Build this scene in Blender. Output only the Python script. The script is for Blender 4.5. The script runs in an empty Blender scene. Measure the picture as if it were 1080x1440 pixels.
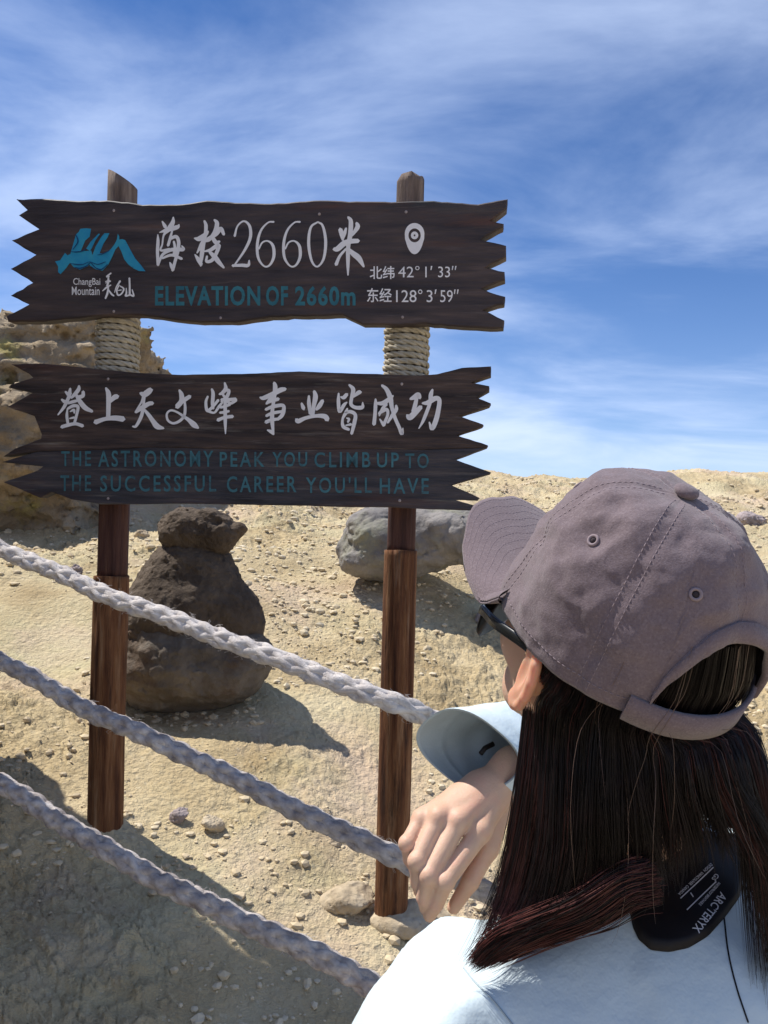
import bpy, math, random
import numpy as np
from mathutils import Vector
from mathutils.bvhtree import BVHTree
random.seed(7); rng = np.random.default_rng(7)
C = bpy.context.scene; COL = C.collection
R = math.radians

# ------------------------------------------------------------------ camera
F_PX, CX, CY, ROLL = 1150.0, 540.0, 720.0, R(1.5)
CAM = np.array([0.0, 0.0, 1.6])
RV = np.array([math.cos(ROLL), 0, math.sin(ROLL)])
UV = np.array([-math.sin(ROLL), 0, math.cos(ROLL)])
cam = bpy.data.cameras.new('camera'); cob = bpy.data.objects.new('camera', cam); COL.objects.link(cob)
cam.sensor_fit = 'HORIZONTAL'; cam.sensor_width = 36; cam.lens = F_PX/1080*36
cam.clip_start = .02; cam.clip_end = 9000
cob.location = CAM; cob.rotation_euler = (R(90), -ROLL, 0)
C.camera = cob
C.render.resolution_x, C.render.resolution_y = 768, 1024

# ------------------------------------------------------------------ light
SUN = np.array([-.46, .25, .85]); SUN /= np.linalg.norm(SUN)
SUN_EL = math.asin(SUN[2]); SUN_AZ = math.atan2(SUN[0], SUN[1])
sl = bpy.data.lights.new('sun', 'SUN'); sl.energy = 4.6; sl.angle = R(.53); sl.color = (1, .955, .88)
so = bpy.data.objects.new('sun', sl); COL.objects.link(so)
so.rotation_euler = Vector(SUN).to_track_quat('Z', 'Y').to_euler()
so.location = (0, 0, 30)

C.view_settings.view_transform = 'Standard'; C.view_settings.look = 'None'
C.view_settings.gamma = 1; C.view_settings.use_curve_mapping = False
C.view_settings.exposure = .42

W = bpy.data.worlds.new('World'); C.world = W; W.use_nodes = True
nt = W.node_tree; N = nt.nodes; Lk = nt.links
for n in list(N): N.remove(n)
def wn(t, **k):
    n = N.new(t)
    for a, b in k.items(): setattr(n, a, b)
    return n
def wmath(op, a, b=None, c=None, clamp=False):
    n = wn('ShaderNodeMath', operation=op, use_clamp=clamp)
    for i, v in enumerate((a, b, c)):
        if v is None: continue
        if isinstance(v, (int, float)): n.inputs[i].default_value = v
        else: Lk.new(v, n.inputs[i])
    return n.outputs[0]
out = wn('ShaderNodeOutputWorld'); bg = wn('ShaderNodeBackground'); Lk.new(bg.outputs[0], out.inputs[0])
bg.inputs[1].default_value = .15
sky = wn('ShaderNodeTexSky', sky_type='NISHITA', sun_disc=False)
sky.sun_elevation = SUN_EL; sky.sun_rotation = SUN_AZ; sky.altitude = 2600; sky.dust_density = .4; sky.ozone_density = 2.0
hs = wn('ShaderNodeHueSaturation'); hs.inputs['Saturation'].default_value = 1.22; hs.inputs['Value'].default_value = .60
Lk.new(sky.outputs[0], hs.inputs['Color'])
tint = wn('ShaderNodeMixRGB', blend_type='MULTIPLY'); tint.inputs[0].default_value = 1; tint.inputs[2].default_value = (1.0, .98, 1.12, 1)
Lk.new(hs.outputs[0], tint.inputs[1])
tc = wn('ShaderNodeTexCoord'); sep = wn('ShaderNodeSeparateXYZ'); Lk.new(tc.outputs['Generated'], sep.inputs[0])
zz = wmath('MAXIMUM', sep.outputs[2], 0.0)
# cloud layer: project the view direction on a high flat layer so streaks flatten towards the horizon
den = wmath('ADD', zz, .22)
ux = wmath('DIVIDE', sep.outputs[0], den); uy = wmath('DIVIDE', sep.outputs[1], den)
cmb = wn('ShaderNodeCombineXYZ'); Lk.new(ux, cmb.inputs[0]); Lk.new(uy, cmb.inputs[1])
mp = wn('ShaderNodeMapping'); mp.inputs['Rotation'].default_value = (0, 0, R(-12)); mp.inputs['Scale'].default_value = (.75, 1.25, 1); mp.inputs['Location'].default_value = (5.7, 2.3, 0)
Lk.new(cmb.outputs[0], mp.inputs[0])
n1 = wn('ShaderNodeTexNoise'); n1.inputs['Scale'].default_value = 1.7; n1.inputs['Detail'].default_value = 10; n1.inputs['Roughness'].default_value = .56; n1.inputs['Distortion'].default_value = .35
n2 = wn('ShaderNodeTexNoise'); n2.inputs['Scale'].default_value = .55; n2.inputs['Detail'].default_value = 3
Lk.new(mp.outputs[0], n1.inputs['Vector']); Lk.new(mp.outputs[0], n2.inputs['Vector'])
s = wmath('ADD', wmath('MULTIPLY', n1.outputs[0], .62), wmath('MULTIPLY', n2.outputs[0], .5))
mr = wn('ShaderNodeMapRange', interpolation_type='SMOOTHSTEP'); Lk.new(s, mr.inputs[0])
mr.inputs[1].default_value = .46; mr.inputs[2].default_value = .78; mr.inputs[3].default_value = .0; mr.inputs[4].default_value = .74
# thin veil that grows towards the horizon
veil = wmath('MULTIPLY', wmath('POWER', wmath('SUBTRACT', 1.0, zz), 7.0), .40)
vn = wmath('MULTIPLY', veil, wmath('ADD', .55, wmath('MULTIPLY', n1.outputs[0], .9)))
fac = wmath('ADD', mr.outputs[0], vn, clamp=True)
mx = wn('ShaderNodeMixRGB'); Lk.new(fac, mx.inputs[0]); Lk.new(tint.outputs[0], mx.inputs[1]); mx.inputs[2].default_value = (3.75, 4.5, 6.1, 1)
Lk.new(mx.outputs[0], bg.inputs[0])

# ------------------------------------------------------------------ helpers
def P(px, py, d):
    """design aid: the world point seen at photo pixel (px,py) at depth d (metres along +Y)"""
    return CAM + d*(np.array([0, 1.0, 0]) + (px-CX)/F_PX*RV + (CY-py)/F_PX*UV)
def nrm(v): v = np.asarray(v, float); return v/np.linalg.norm(v)

def newmesh(name, V, Fc, mat=None, smooth=True, parent=None, mats=None, midx=None):
    me = bpy.data.meshes.new(name)
    V = np.asarray(V, float)
    if isinstance(Fc, np.ndarray) and Fc.ndim == 2:
        me.vertices.add(len(V)); me.vertices.foreach_set('co', V.ravel())
        n, k = Fc.shape
        me.loops.add(n*k); me.loops.foreach_set('vertex_index', Fc.astype(np.int32).ravel())
        me.polygons.add(n); me.polygons.foreach_set('loop_start', np.arange(0, n*k, k, dtype=np.int32))
        me.polygons.foreach_set('loop_total', np.full(n, k, dtype=np.int32))
        me.update(calc_edges=True); me.validate()
    else:
        me.from_pydata([tuple(v) for v in V], [], [tuple(int(i) for i in f) for f in Fc]); me.update()
    me.polygons.foreach_set('use_smooth', [smooth]*len(me.polygons))
    if mats:
        for m in mats: me.materials.append(m)
        if midx is not None: me.polygons.foreach_set('material_index', np.asarray(midx, dtype=np.int32))
    elif mat: me.materials.append(mat)
    o = bpy.data.objects.new(name, me); COL.objects.link(o)
    if parent: o.parent = parent
    return o
def tag(o, label=None, cat=None, group=None, kind=None):
    if label: o['label'] = label
    if cat: o['category'] = cat
    if group: o['group'] = group
    if kind: o['kind'] = kind
    return o
def empty(name): 
    o = bpy.data.objects.new(name, None); COL.objects.link(o); o.empty_display_size = .1; return o
class MB:
    def __init__(s): s.V = []; s.F = []; s.n = 0
    def add(s, V, Fc):
        V = np.asarray(V, float); s.V.append(V)
        s.F += [tuple(int(i)+s.n for i in f) for f in Fc]; s.n += len(V)
    def build(s, name, mat, parent=None, smooth=True): return newmesh(name, np.concatenate(s.V), s.F, mat, smooth, parent)

# ---- numpy noise
def _h(ix, iy, iz, seed):
    h = (ix.astype(np.int64)*374761393 + iy.astype(np.int64)*668265263 + iz.astype(np.int64)*2147483647 + seed*1274126177) & 0xffffffff
    h = ((h ^ (h >> 13))*1274126177) & 0xffffffff
    return ((h ^ (h >> 16)) & 0xffff)/65535.0
def vnoise(p, seed=0):
    p = np.asarray(p, float); i = np.floor(p); f = p-i; f = f*f*f*(f*(f*6-15)+10)
    i = i.astype(np.int64); r = 0
    for a in (0, 1):
        wa = f[..., 0] if a else 1-f[..., 0]
        for b in (0, 1):
            wb = f[..., 1] if b else 1-f[..., 1]
            for c in (0, 1):
                wc = f[..., 2] if c else 1-f[..., 2]
                r = r + wa*wb*wc*_h(i[..., 0]+a, i[..., 1]+b, i[..., 2]+c, seed)
    return r*2-1
def fbm(p, oct=4, seed=0, gain=.5, lac=2.03):
    r = 0; a = 1.0; q = np.array(p, float)
    for k in range(oct): r = r + a*vnoise(q, seed+k*17); a *= gain; q = q*lac+3.7
    return r
def worley2(p, seed=0):
    i = np.floor(p).astype(np.int64); F1 = np.full(p.shape[:-1], 9.0); F2 = F1.copy(); ID = F1*0
    z = i[..., 0]*0
    for a in (-1, 0, 1):
        for b in (-1, 0, 1):
            cx = i[..., 0]+a; cy = i[..., 1]+b
            dx = cx+_h(cx, cy, z, seed)-p[..., 0]; dy = cy+_h(cx, cy, z+1, seed)-p[..., 1]
            d = np.sqrt(dx*dx+dy*dy); m = d < F1
            F2 = np.where(m, F1, np.minimum(F2, d)); ID = np.where(m, _h(cx, cy, z+2, seed), ID); F1 = np.where(m, d, F1)
    return F1, F2, ID

# ---- signed distance shapes and surface nets
def s_ell(p, c, r, B=None):
    q = p-np.asarray(c)
    if B is not None: q = q@np.asarray(B)      # columns of B = local axes
    r = np.asarray(r, float); k0 = np.linalg.norm(q/r, axis=-1); k1 = np.linalg.norm(q/(r*r), axis=-1)+1e-9
    return k0*(k0-1)/k1
def s_cap(p, a, b, ra, rb):
    a = np.asarray(a, float); b = np.asarray(b, float); ab = b-a
    t = np.clip(((p-a)@ab)/(ab@ab), 0, 1)
    return np.linalg.norm(p-a-t[..., None]*ab, axis=-1)-(ra+(rb-ra)*t)
def smin(a, b, k):
    h = np.clip(.5+.5*(b-a)/k, 0, 1); return b*(1-h)+a*h-k*h*(1-h)
def smax(a, b, k): return -smin(-a, -b, k)
def nets(fn, lo, hi, h, margin=.02):
    lo = np.asarray(lo, float); hi = np.asarray(hi, float)
    n = np.ceil((hi-lo)/h).astype(int)+1
    ax = [lo[i]+h*np.arange(n[i]) for i in range(3)]
    G = np.empty(tuple(n))
    K = 6; nb_ = [int(math.ceil(m/K)) for m in n]
    cc = np.stack(np.meshgrid(*[lo[i]+h*(K*np.arange(nb_[i])+(K-1)/2) for i in range(3)], indexing='ij'), -1)
    dc = fn(cc); act_ = np.abs(dc) < h*K*1.45+margin
    Gb = np.repeat(np.repeat(np.repeat(np.where(dc < 0, -1., 1.), K, 0), K, 1), K, 2)
    bi = np.argwhere(act_); o_ = np.stack(np.meshgrid(*[np.arange(K)]*3, indexing='ij'), -1).reshape(-1, 3)
    for c0 in range(0, len(bi), 3000):
        ii = (bi[c0:c0+3000, None]*K+o_[None]).reshape(-1, 3)
        Gb[tuple(ii.T)] = fn(lo+h*ii)
    G = Gb[:n[0], :n[1], :n[2]].copy()
    G[0] = G[-1] = abs(h); G[:, 0] = G[:, -1] = abs(h); G[:, :, 0] = G[:, :, -1] = abs(h)
    S = G < 0
    c = np.zeros(tuple(n-1), int)
    for a in (0, 1):
        for b in (0, 1):
            for d in (0, 1): c += S[a:n[0]-1+a, b:n[1]-1+b, d:n[2]-1+d]
    act = np.argwhere((c > 0) & (c < 8)); idx = -np.ones(tuple(n-1), int); idx[tuple(act.T)] = np.arange(len(act))
    acc = np.zeros((len(act), 3)); cnt = np.zeros(len(act))
    for d in range(3):
        o = [0, 1, 2]; o.remove(d)
        for a in (0, 1):
            for b in (0, 1):
                c0 = np.zeros(3, int); c0[o[0]] = a; c0[o[1]] = b; c1 = c0.copy(); c1[d] = 1
                g0 = G[tuple((act+c0).T)]; g1 = G[tuple((act+c1).T)]; m = (g0 < 0) != (g1 < 0)
                t = np.where(m, g0/np.where(m, g0-g1, 1), 0); pt = c0+(c1-c0)*t[:, None]
                acc += pt*m[:, None]; cnt += m
    V = lo+h*(act+acc/cnt[:, None]); Q = []
    for d in range(3):
        o = [(d+1) % 3, (d+2) % 3]
        sl0 = [slice(0, n[0]-1), slice(0, n[1]-1), slice(0, n[2]-1)]
        sl1 = list(sl0); sl1[d] = slice(1, n[d])
        A = S[tuple(sl0)]; Bv = S[tuple(sl1)]
        e = np.argwhere(A != Bv); e = e[(e[:, o[0]] > 0) & (e[:, o[1]] > 0)]
        s0 = A[tuple(e.T)]; u = np.zeros(3, int); v = np.zeros(3, int); u[o[0]] = 1; v[o[1]] = 1
        q = np.stack([idx[tuple((e-u-v).T)], idx[tuple((e-v).T)], idx[tuple(e.T)], idx[tuple((e-u).T)]], 1)
        q[~s0] = q[~s0][:, ::-1]; Q.append(q)
    return V, np.concatenate(Q)

def frames(pts):
    pts = np.asarray(pts, float); T = np.gradient(pts, axis=0); T /= np.linalg.norm(T, axis=1)[:, None]+1e-12
    ref = np.array([0, 0, 1.0]) if abs(T[0][2]) < .9 else np.array([1.0, 0, 0])
    A = np.zeros_like(pts); a = ref-T[0]*(ref@T[0]); a /= np.linalg.norm(a)
    for i in range(len(pts)):
        a = a-T[i]*(a@T[i]); a /= np.linalg.norm(a)+1e-12; A[i] = a
    return T, A, np.cross(T, A)
def tube(pts, rad, k=8, cap=True):
    pts = np.asarray(pts, float); n = len(pts); rad = np.broadcast_to(np.asarray(rad, float), (n,))
    T, A, B = frames(pts); th = np.arange(k)*2*np.pi/k
    V = (pts[:, None]+rad[:, None, None]*(np.cos(th)[None, :, None]*A[:, None]+np.sin(th)[None, :, None]*B[:, None])).reshape(-1, 3)
    Fc = []
    for i in range(n-1):
        for j in range(k):
            Fc.append((i*k+j, i*k+(j+1) % k, (i+1)*k+(j+1) % k, (i+1)*k+j))
    if cap: Fc.append(tuple(range(k))[::-1]); Fc.append(tuple((n-1)*k+j for j in range(k)))
    return V, Fc
def spline(pts, n):
    pts = np.asarray(pts, float); m = len(pts)
    q = np.vstack([2*pts[0]-pts[1], pts, 2*pts[-1]-pts[-2]]); o = []
    for t in np.linspace(0, m-1, n):
        i = min(int(t), m-2); f = t-i; a, b, c, d = q[i], q[i+1], q[i+2], q[i+3]
        o.append(.5*((2*b)+(-a+c)*f+(2*a-5*b+4*c-d)*f*f+(-a+3*b-3*c+d)*f**3))
    return np.array(o)
def sphere(c, r, nu=10, nv=7):
    V = []; Fc = []
    for i in range(nv+1):
        for j in range(nu):
            a = math.pi*i/nv; b = 2*math.pi*j/nu
            V.append(np.array([math.sin(a)*math.cos(b), math.sin(a)*math.sin(b), math.cos(a)])*r+c)
    for i in range(nv):
        for j in range(nu): Fc.append((i*nu+j, (i+1)*nu+j, (i+1)*nu+(j+1) % nu, i*nu+(j+1) % nu))
    return V, Fc

# ---- materials
def mat(name, cols, scale=4, rough=.8, bump=.3, bscale=60, stretch=(1, 1, 1), detail=6, spec=.3, sss=0, sssr=(.01, .004, .002), dist=.02, contrast=(.3, .7), extra=None, sheen=0, coords='Object'):
    m = bpy.data.materials.new(name); m.use_nodes = True; t = m.node_tree; b = t.nodes['Principled BSDF']
    b.inputs['Roughness'].default_value = rough; b.inputs['Specular IOR Level'].default_value = spec
    co = t.nodes.new('ShaderNodeTexCoord'); ma = t.nodes.new('ShaderNodeMapping'); ma.inputs['Scale'].default_value = stretch
    t.links.new(co.outputs[coords], ma.inputs[0])
    no = t.nodes.new('ShaderNodeTexNoise'); no.inputs['Scale'].default_value = scale; no.inputs['Detail'].default_value = detail; no.inputs['Roughness'].default_value = .6
    t.links.new(ma.outputs[0], no.inputs['Vector'])
    rp = t.nodes.new('ShaderNodeValToRGB'); e = rp.color_ramp.elements
    while len(e) < len(cols): e.new(.5)
    for i, c in enumerate(cols): e[i].position = contrast[0]+(contrast[1]-contrast[0])*i/max(1, len(cols)-1); e[i].color = (*c, 1)
    t.links.new(no.outputs[0], rp.inputs[0]); t.links.new(rp.outputs[0], b.inputs['Base Color'])
    if bump:
        nb = t.nodes.new('ShaderNodeTexNoise'); nb.inputs['Scale'].default_value = bscale; nb.inputs['Detail'].default_value = 5; nb.inputs['Roughness'].default_value = .65
        t.links.new(ma.outputs[0], nb.inputs['Vector']); bp = t.nodes.new('ShaderNodeBump'); bp.inputs['Strength'].default_value = bump; bp.inputs['Distance'].default_value = dist
        t.links.new(nb.outputs[0], bp.inputs['Height']); t.links.new(bp.outputs[0], b.inputs['Normal'])
    if sss:
        b.inputs['Subsurface Weight'].default_value = sss; b.inputs['Subsurface Radius'].default_value = sssr; b.inputs['Subsurface Scale'].default_value = 1.0
    if sheen: b.inputs['Sheen Weight'].default_value = sheen
    if extra: extra(m, t, b, ma, rp)
    return m
def second_layer(col, scale, lo, hi, stretch=(1, 1, 1), amount=1.0, typ='noise', seed=0.0):
    """patches of another colour (lichen, stains, wear) mixed over the base colour"""
    def f(m, t, b, ma, rp):
        src = b.inputs['Base Color'].links[0].from_socket
        co = t.nodes.new('ShaderNodeTexCoord'); mp = t.nodes.new('ShaderNodeMapping'); mp.inputs['Scale'].default_value = stretch; mp.inputs['Location'].default_value = (seed, seed*1.7, -seed)
        t.links.new(co.outputs['Object'], mp.inputs[0]); no = t.nodes.new('ShaderNodeTexNoise'); no.inputs['Scale'].default_value = scale; no.inputs['Detail'].default_value = 7; no.inputs['Roughness'].default_value = .65
        t.links.new(mp.outputs[0], no.inputs['Vector']); r = t.nodes.new('ShaderNodeMapRange'); r.inputs[1].default_value = lo; r.inputs[2].default_value = hi; r.inputs[4].default_value = amount
        t.links.new(no.outputs[0], r.inputs[0]); mx = t.nodes.new('ShaderNodeMixRGB'); mx.inputs[2].default_value = (*col, 1)
        t.links.new(r.outputs[0], mx.inputs[0]); t.links.new(src, mx.inputs[1]); t.links.new(mx.outputs[0], b.inputs['Base Color'])
    return f
def layers(*fs):
    def f(*a):
        for g in fs: g(*a)
    return f

M_ground = mat('pale_earth', [(.39, .295, .165), (.55, .44, .265), (.65, .54, .355)], scale=2.2, rough=.95, bump=.9, bscale=42, dist=.03, spec=.1, detail=9,
               extra=layers(second_layer((.60, .56, .36), 1.3, .48, .68, amount=.55, seed=3.1), second_layer((.28, .21, .13), 26, .58, .74, amount=.5, seed=8), second_layer((.66, .5, .4), .9, .52, .66, amount=.55, seed=5.5), second_layer((.72, .65, .47), 45, .58, .75, amount=.6, seed=2)))
M_gravel = mat('gravel_stone', [(.48, .38, .25), (.60, .50, .34), (.68, .60, .45)], scale=11, rough=.95, bump=.5, bscale=90, dist=.004, spec=.1, coords='Generated')
M_cairn_brown = mat('brown_tuff', [(.065, .050, .040), (.115, .09, .07), (.165, .13, .10)], scale=7, rough=.95, bump=.9, bscale=60, dist=.015, spec=.1)
M_cairn_grey = mat('grey_brown_tuff', [(.10, .085, .07), (.16, .135, .11), (.24, .205, .165)], scale=6, rough=.95, bump=.8, bscale=55, dist=.012, spec=.1,
                   extra=second_layer((.09, .055, .035), 4, .5, .62, amount=.7, seed=4))
M_boulder = mat('grey_lava', [(.13, .12, .117), (.215, .20, .19), (.31, .285, .265)], scale=5, rough=.93, bump=.8, bscale=45, dist=.012, spec=.15,
                extra=layers(second_layer((.28, .28, .19), 3.2, .52, .66, amount=.6, seed=1), second_layer((.12, .10, .09), 14, .58, .7, amount=.6, seed=9)))
M_outcrop = mat('weathered_crag', [(.19, .145, .095), (.32, .25, .165), (.46, .375, .265)], scale=3.2, rough=.95, bump=1, bscale=28, dist=.03, spec=.1,
                extra=layers(second_layer((.36, .31, .10), 2.6, .54, .66, amount=.75, seed=2.2), second_layer((.10, .075, .06), 5.5, .55, .68, amount=.6, seed=6)))
M_stone = mat('tan_stone', [(.33, .26, .18), (.48, .39, .27), (.56, .48, .36)], scale=12, rough=.95, bump=.7, bscale=80, dist=.008, spec=.1)
M_stone_grey = mat('mauve_stone', [(.22, .18, .17), (.36, .30, .29), (.44, .38, .36)], scale=12, rough=.95, bump=.7, bscale=80, dist=.008, spec=.1)
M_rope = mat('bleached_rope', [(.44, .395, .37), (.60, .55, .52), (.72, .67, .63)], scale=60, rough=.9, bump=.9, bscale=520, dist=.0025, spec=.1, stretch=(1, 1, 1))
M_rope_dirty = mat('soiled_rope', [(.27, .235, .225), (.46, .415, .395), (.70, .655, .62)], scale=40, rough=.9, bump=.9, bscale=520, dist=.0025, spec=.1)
M_wrap = mat('hemp_rope', [(.34, .30, .22), (.46, .41, .32), (.56, .51, .41)], scale=40, rough=.92, bump=.8, bscale=400, dist=.002, spec=.1)
WOODX = (.55, 4, 9)
M_board = mat('dark_stained_wood', [(.024, .018, .020), (.044, .033, .035), (.066, .047, .045), (.115, .08, .07)], scale=3.2, rough=.62, bump=.55, bscale=9, dist=.006, stretch=(.7, 6, 11), spec=.35, contrast=(.3, .72),
              extra=layers(second_layer((.10, .045, .032), 2.4, .56, .7, stretch=(.5, 2, 5), amount=.85, seed=1.3), second_layer((.045, .058, .055), 2.0, .54, .7, stretch=(.6, 2, 3), amount=.6, seed=7), second_layer((.15, .12, .11), 7, .62, .74, stretch=(.5, 2, 9), amount=.6, seed=11)))
M_board_worn = mat('worn_stained_wood', [(.022, .017, .017), (.05, .036, .034), (.090, .060, .050), (.19, .14, .115)], scale=3.6, rough=.7, bump=.8, bscale=10, dist=.008, stretch=(.7, 6, 14), spec=.3, contrast=(.3, .75),
              extra=layers(second_layer((.12, .05, .035), 2.4, .55, .7, stretch=(.5, 2, 4), amount=.6, seed=3.3), second_layer((.23, .20, .17), 9, .58, .74, stretch=(.35, 2, 7), amount=.75, seed=5)))
M_plank_low = mat('grey_blue_stained_wood', [(.028, .026, .03), (.05, .047, .055), (.08, .068, .072), (.14, .12, .11)], scale=3.6, rough=.7, bump=.8, bscale=10, dist=.008, stretch=(.7, 6, 14), spec=.3, contrast=(.3, .75),
              extra=layers(second_layer((.09, .042, .032), 2.2, .53, .68, stretch=(.5, 2, 4), amount=.7, seed=4.1), second_layer((.21, .19, .17), 9, .58, .74, stretch=(.35, 2, 7), amount=.7, seed=8)))
M_post = mat('red_brown_post', [(.045, .016, .009), (.13, .050, .022), (.25, .115, .050), (.38, .23, .13)], scale=5, rough=.75, bump=1, bscale=16, dist=.014, stretch=(9, 9, .7), spec=.25, contrast=(.28, .72),
              extra=layers(second_layer((.035, .016, .011), 5, .54, .66, stretch=(7, 7, .7), amount=.85, seed=2), second_layer((.42, .31, .22), 6, .6, .75, stretch=(5, 5, .5), amount=.6, seed=6)))
M_post_dark = mat('dark_notched_post', [(.035, .014, .012), (.075, .030, .022), (.12, .055, .035)], scale=5, rough=.7, bump=.8, bscale=14, dist=.006, stretch=(9, 9, .8), spec=.3)
M_post_top = mat('weathered_post_top', [(.09, .065, .055), (.19, .14, .115), (.32, .25, .2)], scale=5, rough=.85, bump=.9, bscale=14, dist=.008, stretch=(8, 8, 1), spec=.2)
def flaked(thr0, thr1, under):
    return second_layer(under, 34, thr0, thr1, stretch=(.5, 1, 1.6), amount=.9, seed=1.9)
M_white = mat('white_sign_paint', [(.74, .71, .71), (.86, .83, .83)], scale=20, rough=.6, bump=.3, bscale=120, dist=.001, extra=flaked(.66, .74, (.2, .17, .17)))
M_teal = mat('faded_teal_paint', [(.025, .12, .16), (.045, .20, .24)], scale=24, rough=.65, bump=.3, bscale=120, dist=.001, extra=flaked(.60, .74, (.05, .045, .05)))
M_blue = mat('blue_emblem_paint', [(.012, .19, .36), (.02, .27, .46), (.04, .33, .46)], scale=18, rough=.55, bump=.3, bscale=90, dist=.001, extra=flaked(.62, .72, (.01, .07, .16)))
M_skin = mat('skin', [(.56, .345, .24), (.66, .43, .31)], scale=14, rough=.52, bump=.6, bscale=330, dist=.0009, spec=.35, sss=.18, sssr=(.008, .003, .0015), extra=second_layer((.66, .33, .25), 34, .48, .72, amount=.55, seed=3))
M_ear = mat('ear_skin', [(.56, .29, .19), (.64, .36, .25)], scale=14, rough=.5, bump=.2, bscale=300, dist=.0005, spec=.35, sss=.7, sssr=(.012, .004, .002))
M_nail = mat('nail', [(.62, .40, .33), (.66, .45, .38)], scale=10, rough=.25, bump=0, spec=.5)
def weave(m, t, b, ma, rp):
    pass
M_cap = mat('washed_twill', [(.140, .104, .114), (.170, .129, .140), (.205, .158, .170)], scale=7, rough=.92, bump=.5, bscale=900, dist=.0012, spec=.12, sheen=.25, detail=8,
            extra=layers(second_layer((.235, .18, .195), 60, .55, .8, amount=.5, seed=2), second_layer((.28, .225, .24), 560, .48, .72, amount=.6, seed=5), second_layer((.09, .062, .07), 640, .5, .74, amount=.55, seed=15)))
M_thread = mat('cap_thread', [(.24, .185, .20), (.30, .24, .255)], scale=40, rough=.8, bump=0)
M_capdark = mat('cap_lining', [(.03, .022, .026), (.05, .038, .042)], scale=20, rough=.9, bump=.2)
M_jacket = mat('pale_blue_shell', [(.52, .63, .67), (.58, .68, .72), (.62, .71, .74)], scale=3, rough=.55, bump=.35, bscale=16, dist=.01, spec=.3, sheen=.1)
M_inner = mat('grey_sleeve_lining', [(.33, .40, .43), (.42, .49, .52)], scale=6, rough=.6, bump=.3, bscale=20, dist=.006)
M_black = mat('black_neck_lining', [(.006, .004, .005), (.010, .008, .009)], scale=6, rough=.55, bump=.15, bscale=60, dist=.002)
M_print = mat('white_print', [(.62, .62, .66), (.72, .72, .75)], scale=60, rough=.6, bump=0)
M_hair = mat('dark_hair', [(.0035, .0022, .003), (.007, .004, .005), (.016, .0075, .0095)], scale=30, rough=.36, bump=0, spec=.28)
M_hair_red = mat('auburn_hair', [(.035, .011, .010), (.075, .021, .019), (.14, .048, .036)], scale=30, rough=.36, bump=0, spec=.35)
M_hair_light = mat('sunlit_stray_hair', [(.10, .05, .035), (.2, .13, .1)], scale=30, rough=.3, bump=0, spec=.6)
M_lens = mat('black_lens', [(.003, .003, .004), (.004, .004, .005)], scale=2, rough=.4, bump=0, spec=.1)
M_frame = mat('glossy_black_frame', [(.010, .012, .013), (.018, .02, .021)], scale=2, rough=.25, bump=0, spec=.6)
M_trouser = mat('dark_trousers', [(.02, .02, .025), (.03, .03, .036)], scale=8, rough=.85, bump=.3, bscale=60)
M_shoe = mat('grey_shoe', [(.09, .09, .09), (.13, .13, .13)], scale=8, rough=.7, bump=.2)

# ------------------------------------------------------------------ ground
def base_z(x, y):
    x = np.asarray(x, float); y = np.asarray(y, float)
    yy = np.clip(y, -3, 400)
    # concave bank up to a crest about 13 m away, then a gentle fall
    ky = np.array([-4, -1, 0, .7, 1.3, 1.8, 2.3, 3.2, 4.4, 6.0, 8.5, 11.5, 14.5, 20, 40, 120, 400, 4000.])
    kz = np.array([-.6, -.15, 0, .03, .22, .44, .585, .84, 1.16, 1.47, 1.80, 2.10, 2.22, 1.9, -2, -25, -60, -60.])
    z = np.interp(y, ky, kz)
    for d in (.25, .5): z = z*.5+.25*(np.interp(y+d, ky, kz)+np.interp(y-d, ky, kz))
    lat = -.16*(x+.38)*np.clip((y-.6)/1.2, 0, 1)*np.exp(-np.maximum(y-2.4, 0)/2.6)
    lat = np.where(np.abs(x) > 3, np.sign(lat)*np.minimum(np.abs(lat), .42), lat)
    z = z+lat+.022*np.clip(x, -20, 30)*np.clip((y-5)/6, 0, 1)*np.exp(-np.maximum(y-20, 0)/30)
    return z
def RR_(x, y): return np.hypot(x, y)
def ground_z(x, y, fine=True):
    p = np.stack([x, y, np.zeros_like(x)], -1); z = base_z(x, y)
    z = z+.07*fbm(p*.9, 3, 11)*np.clip(np.hypot(x, y)/3, 0, 1.6)
    if not fine: return z
    patch = np.clip(.78+1.5*fbm(p*1.1, 3, 40), 0.22, 1.15)      # smooth trodden patches next to crumbly ones
    nf = np.clip(.15+RR_(x, y)/3.2, .4, 1.15)
    z = z+.026*fbm(p*4.5, 3, 21)*patch
    q = p[..., :2]+.03*np.stack([fbm(p*11, 2, 5), fbm(p*11, 2, 9)], -1)
    F1, F2, ID = worley2(q*np.array([15., 21.]), 3); z = z+.060*patch**1.3*np.clip((F2-F1)*1.0, 0, .16)*(ID*1.5-.15)*np.clip(.35+RR_(x, y)/6, 0, 1.3)
    F1, F2, ID = worley2(q*np.array([34., 50.])+5, 8); z = z+.050*nf*(patch*.9+.05)*np.clip(F2-F1, 0, .17)*(ID*1.7-.2)
    F1, F2, ID = worley2(q*np.array([80., 100])+9, 4); z = z+.020*nf*(patch*.85+.12)*np.clip(.55-F1, 0, .2)*ID
    z = z+.0024*fbm(p*np.array([44, 60, 1]), 3, 31)*(patch*.8+.25)*nf
    return z
ang = np.concatenate([np.linspace(-180, -33, 60, endpoint=False), np.linspace(-33, 33, 760, endpoint=False), np.linspace(33, 180, 60)])
rad = np.concatenate([[.02, .2, .4], np.geomspace(.6, 1.2, 50, endpoint=False), np.geomspace(1.2, 16, 740, endpoint=False), np.geomspace(16, 4500, 50)])
AA, RR = np.meshgrid(np.radians(ang), rad, indexing='ij')
GX = RR*np.sin(AA); GY = RR*np.cos(AA)
fade = np.clip(1.5-RR/60, 0, 1)
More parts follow.
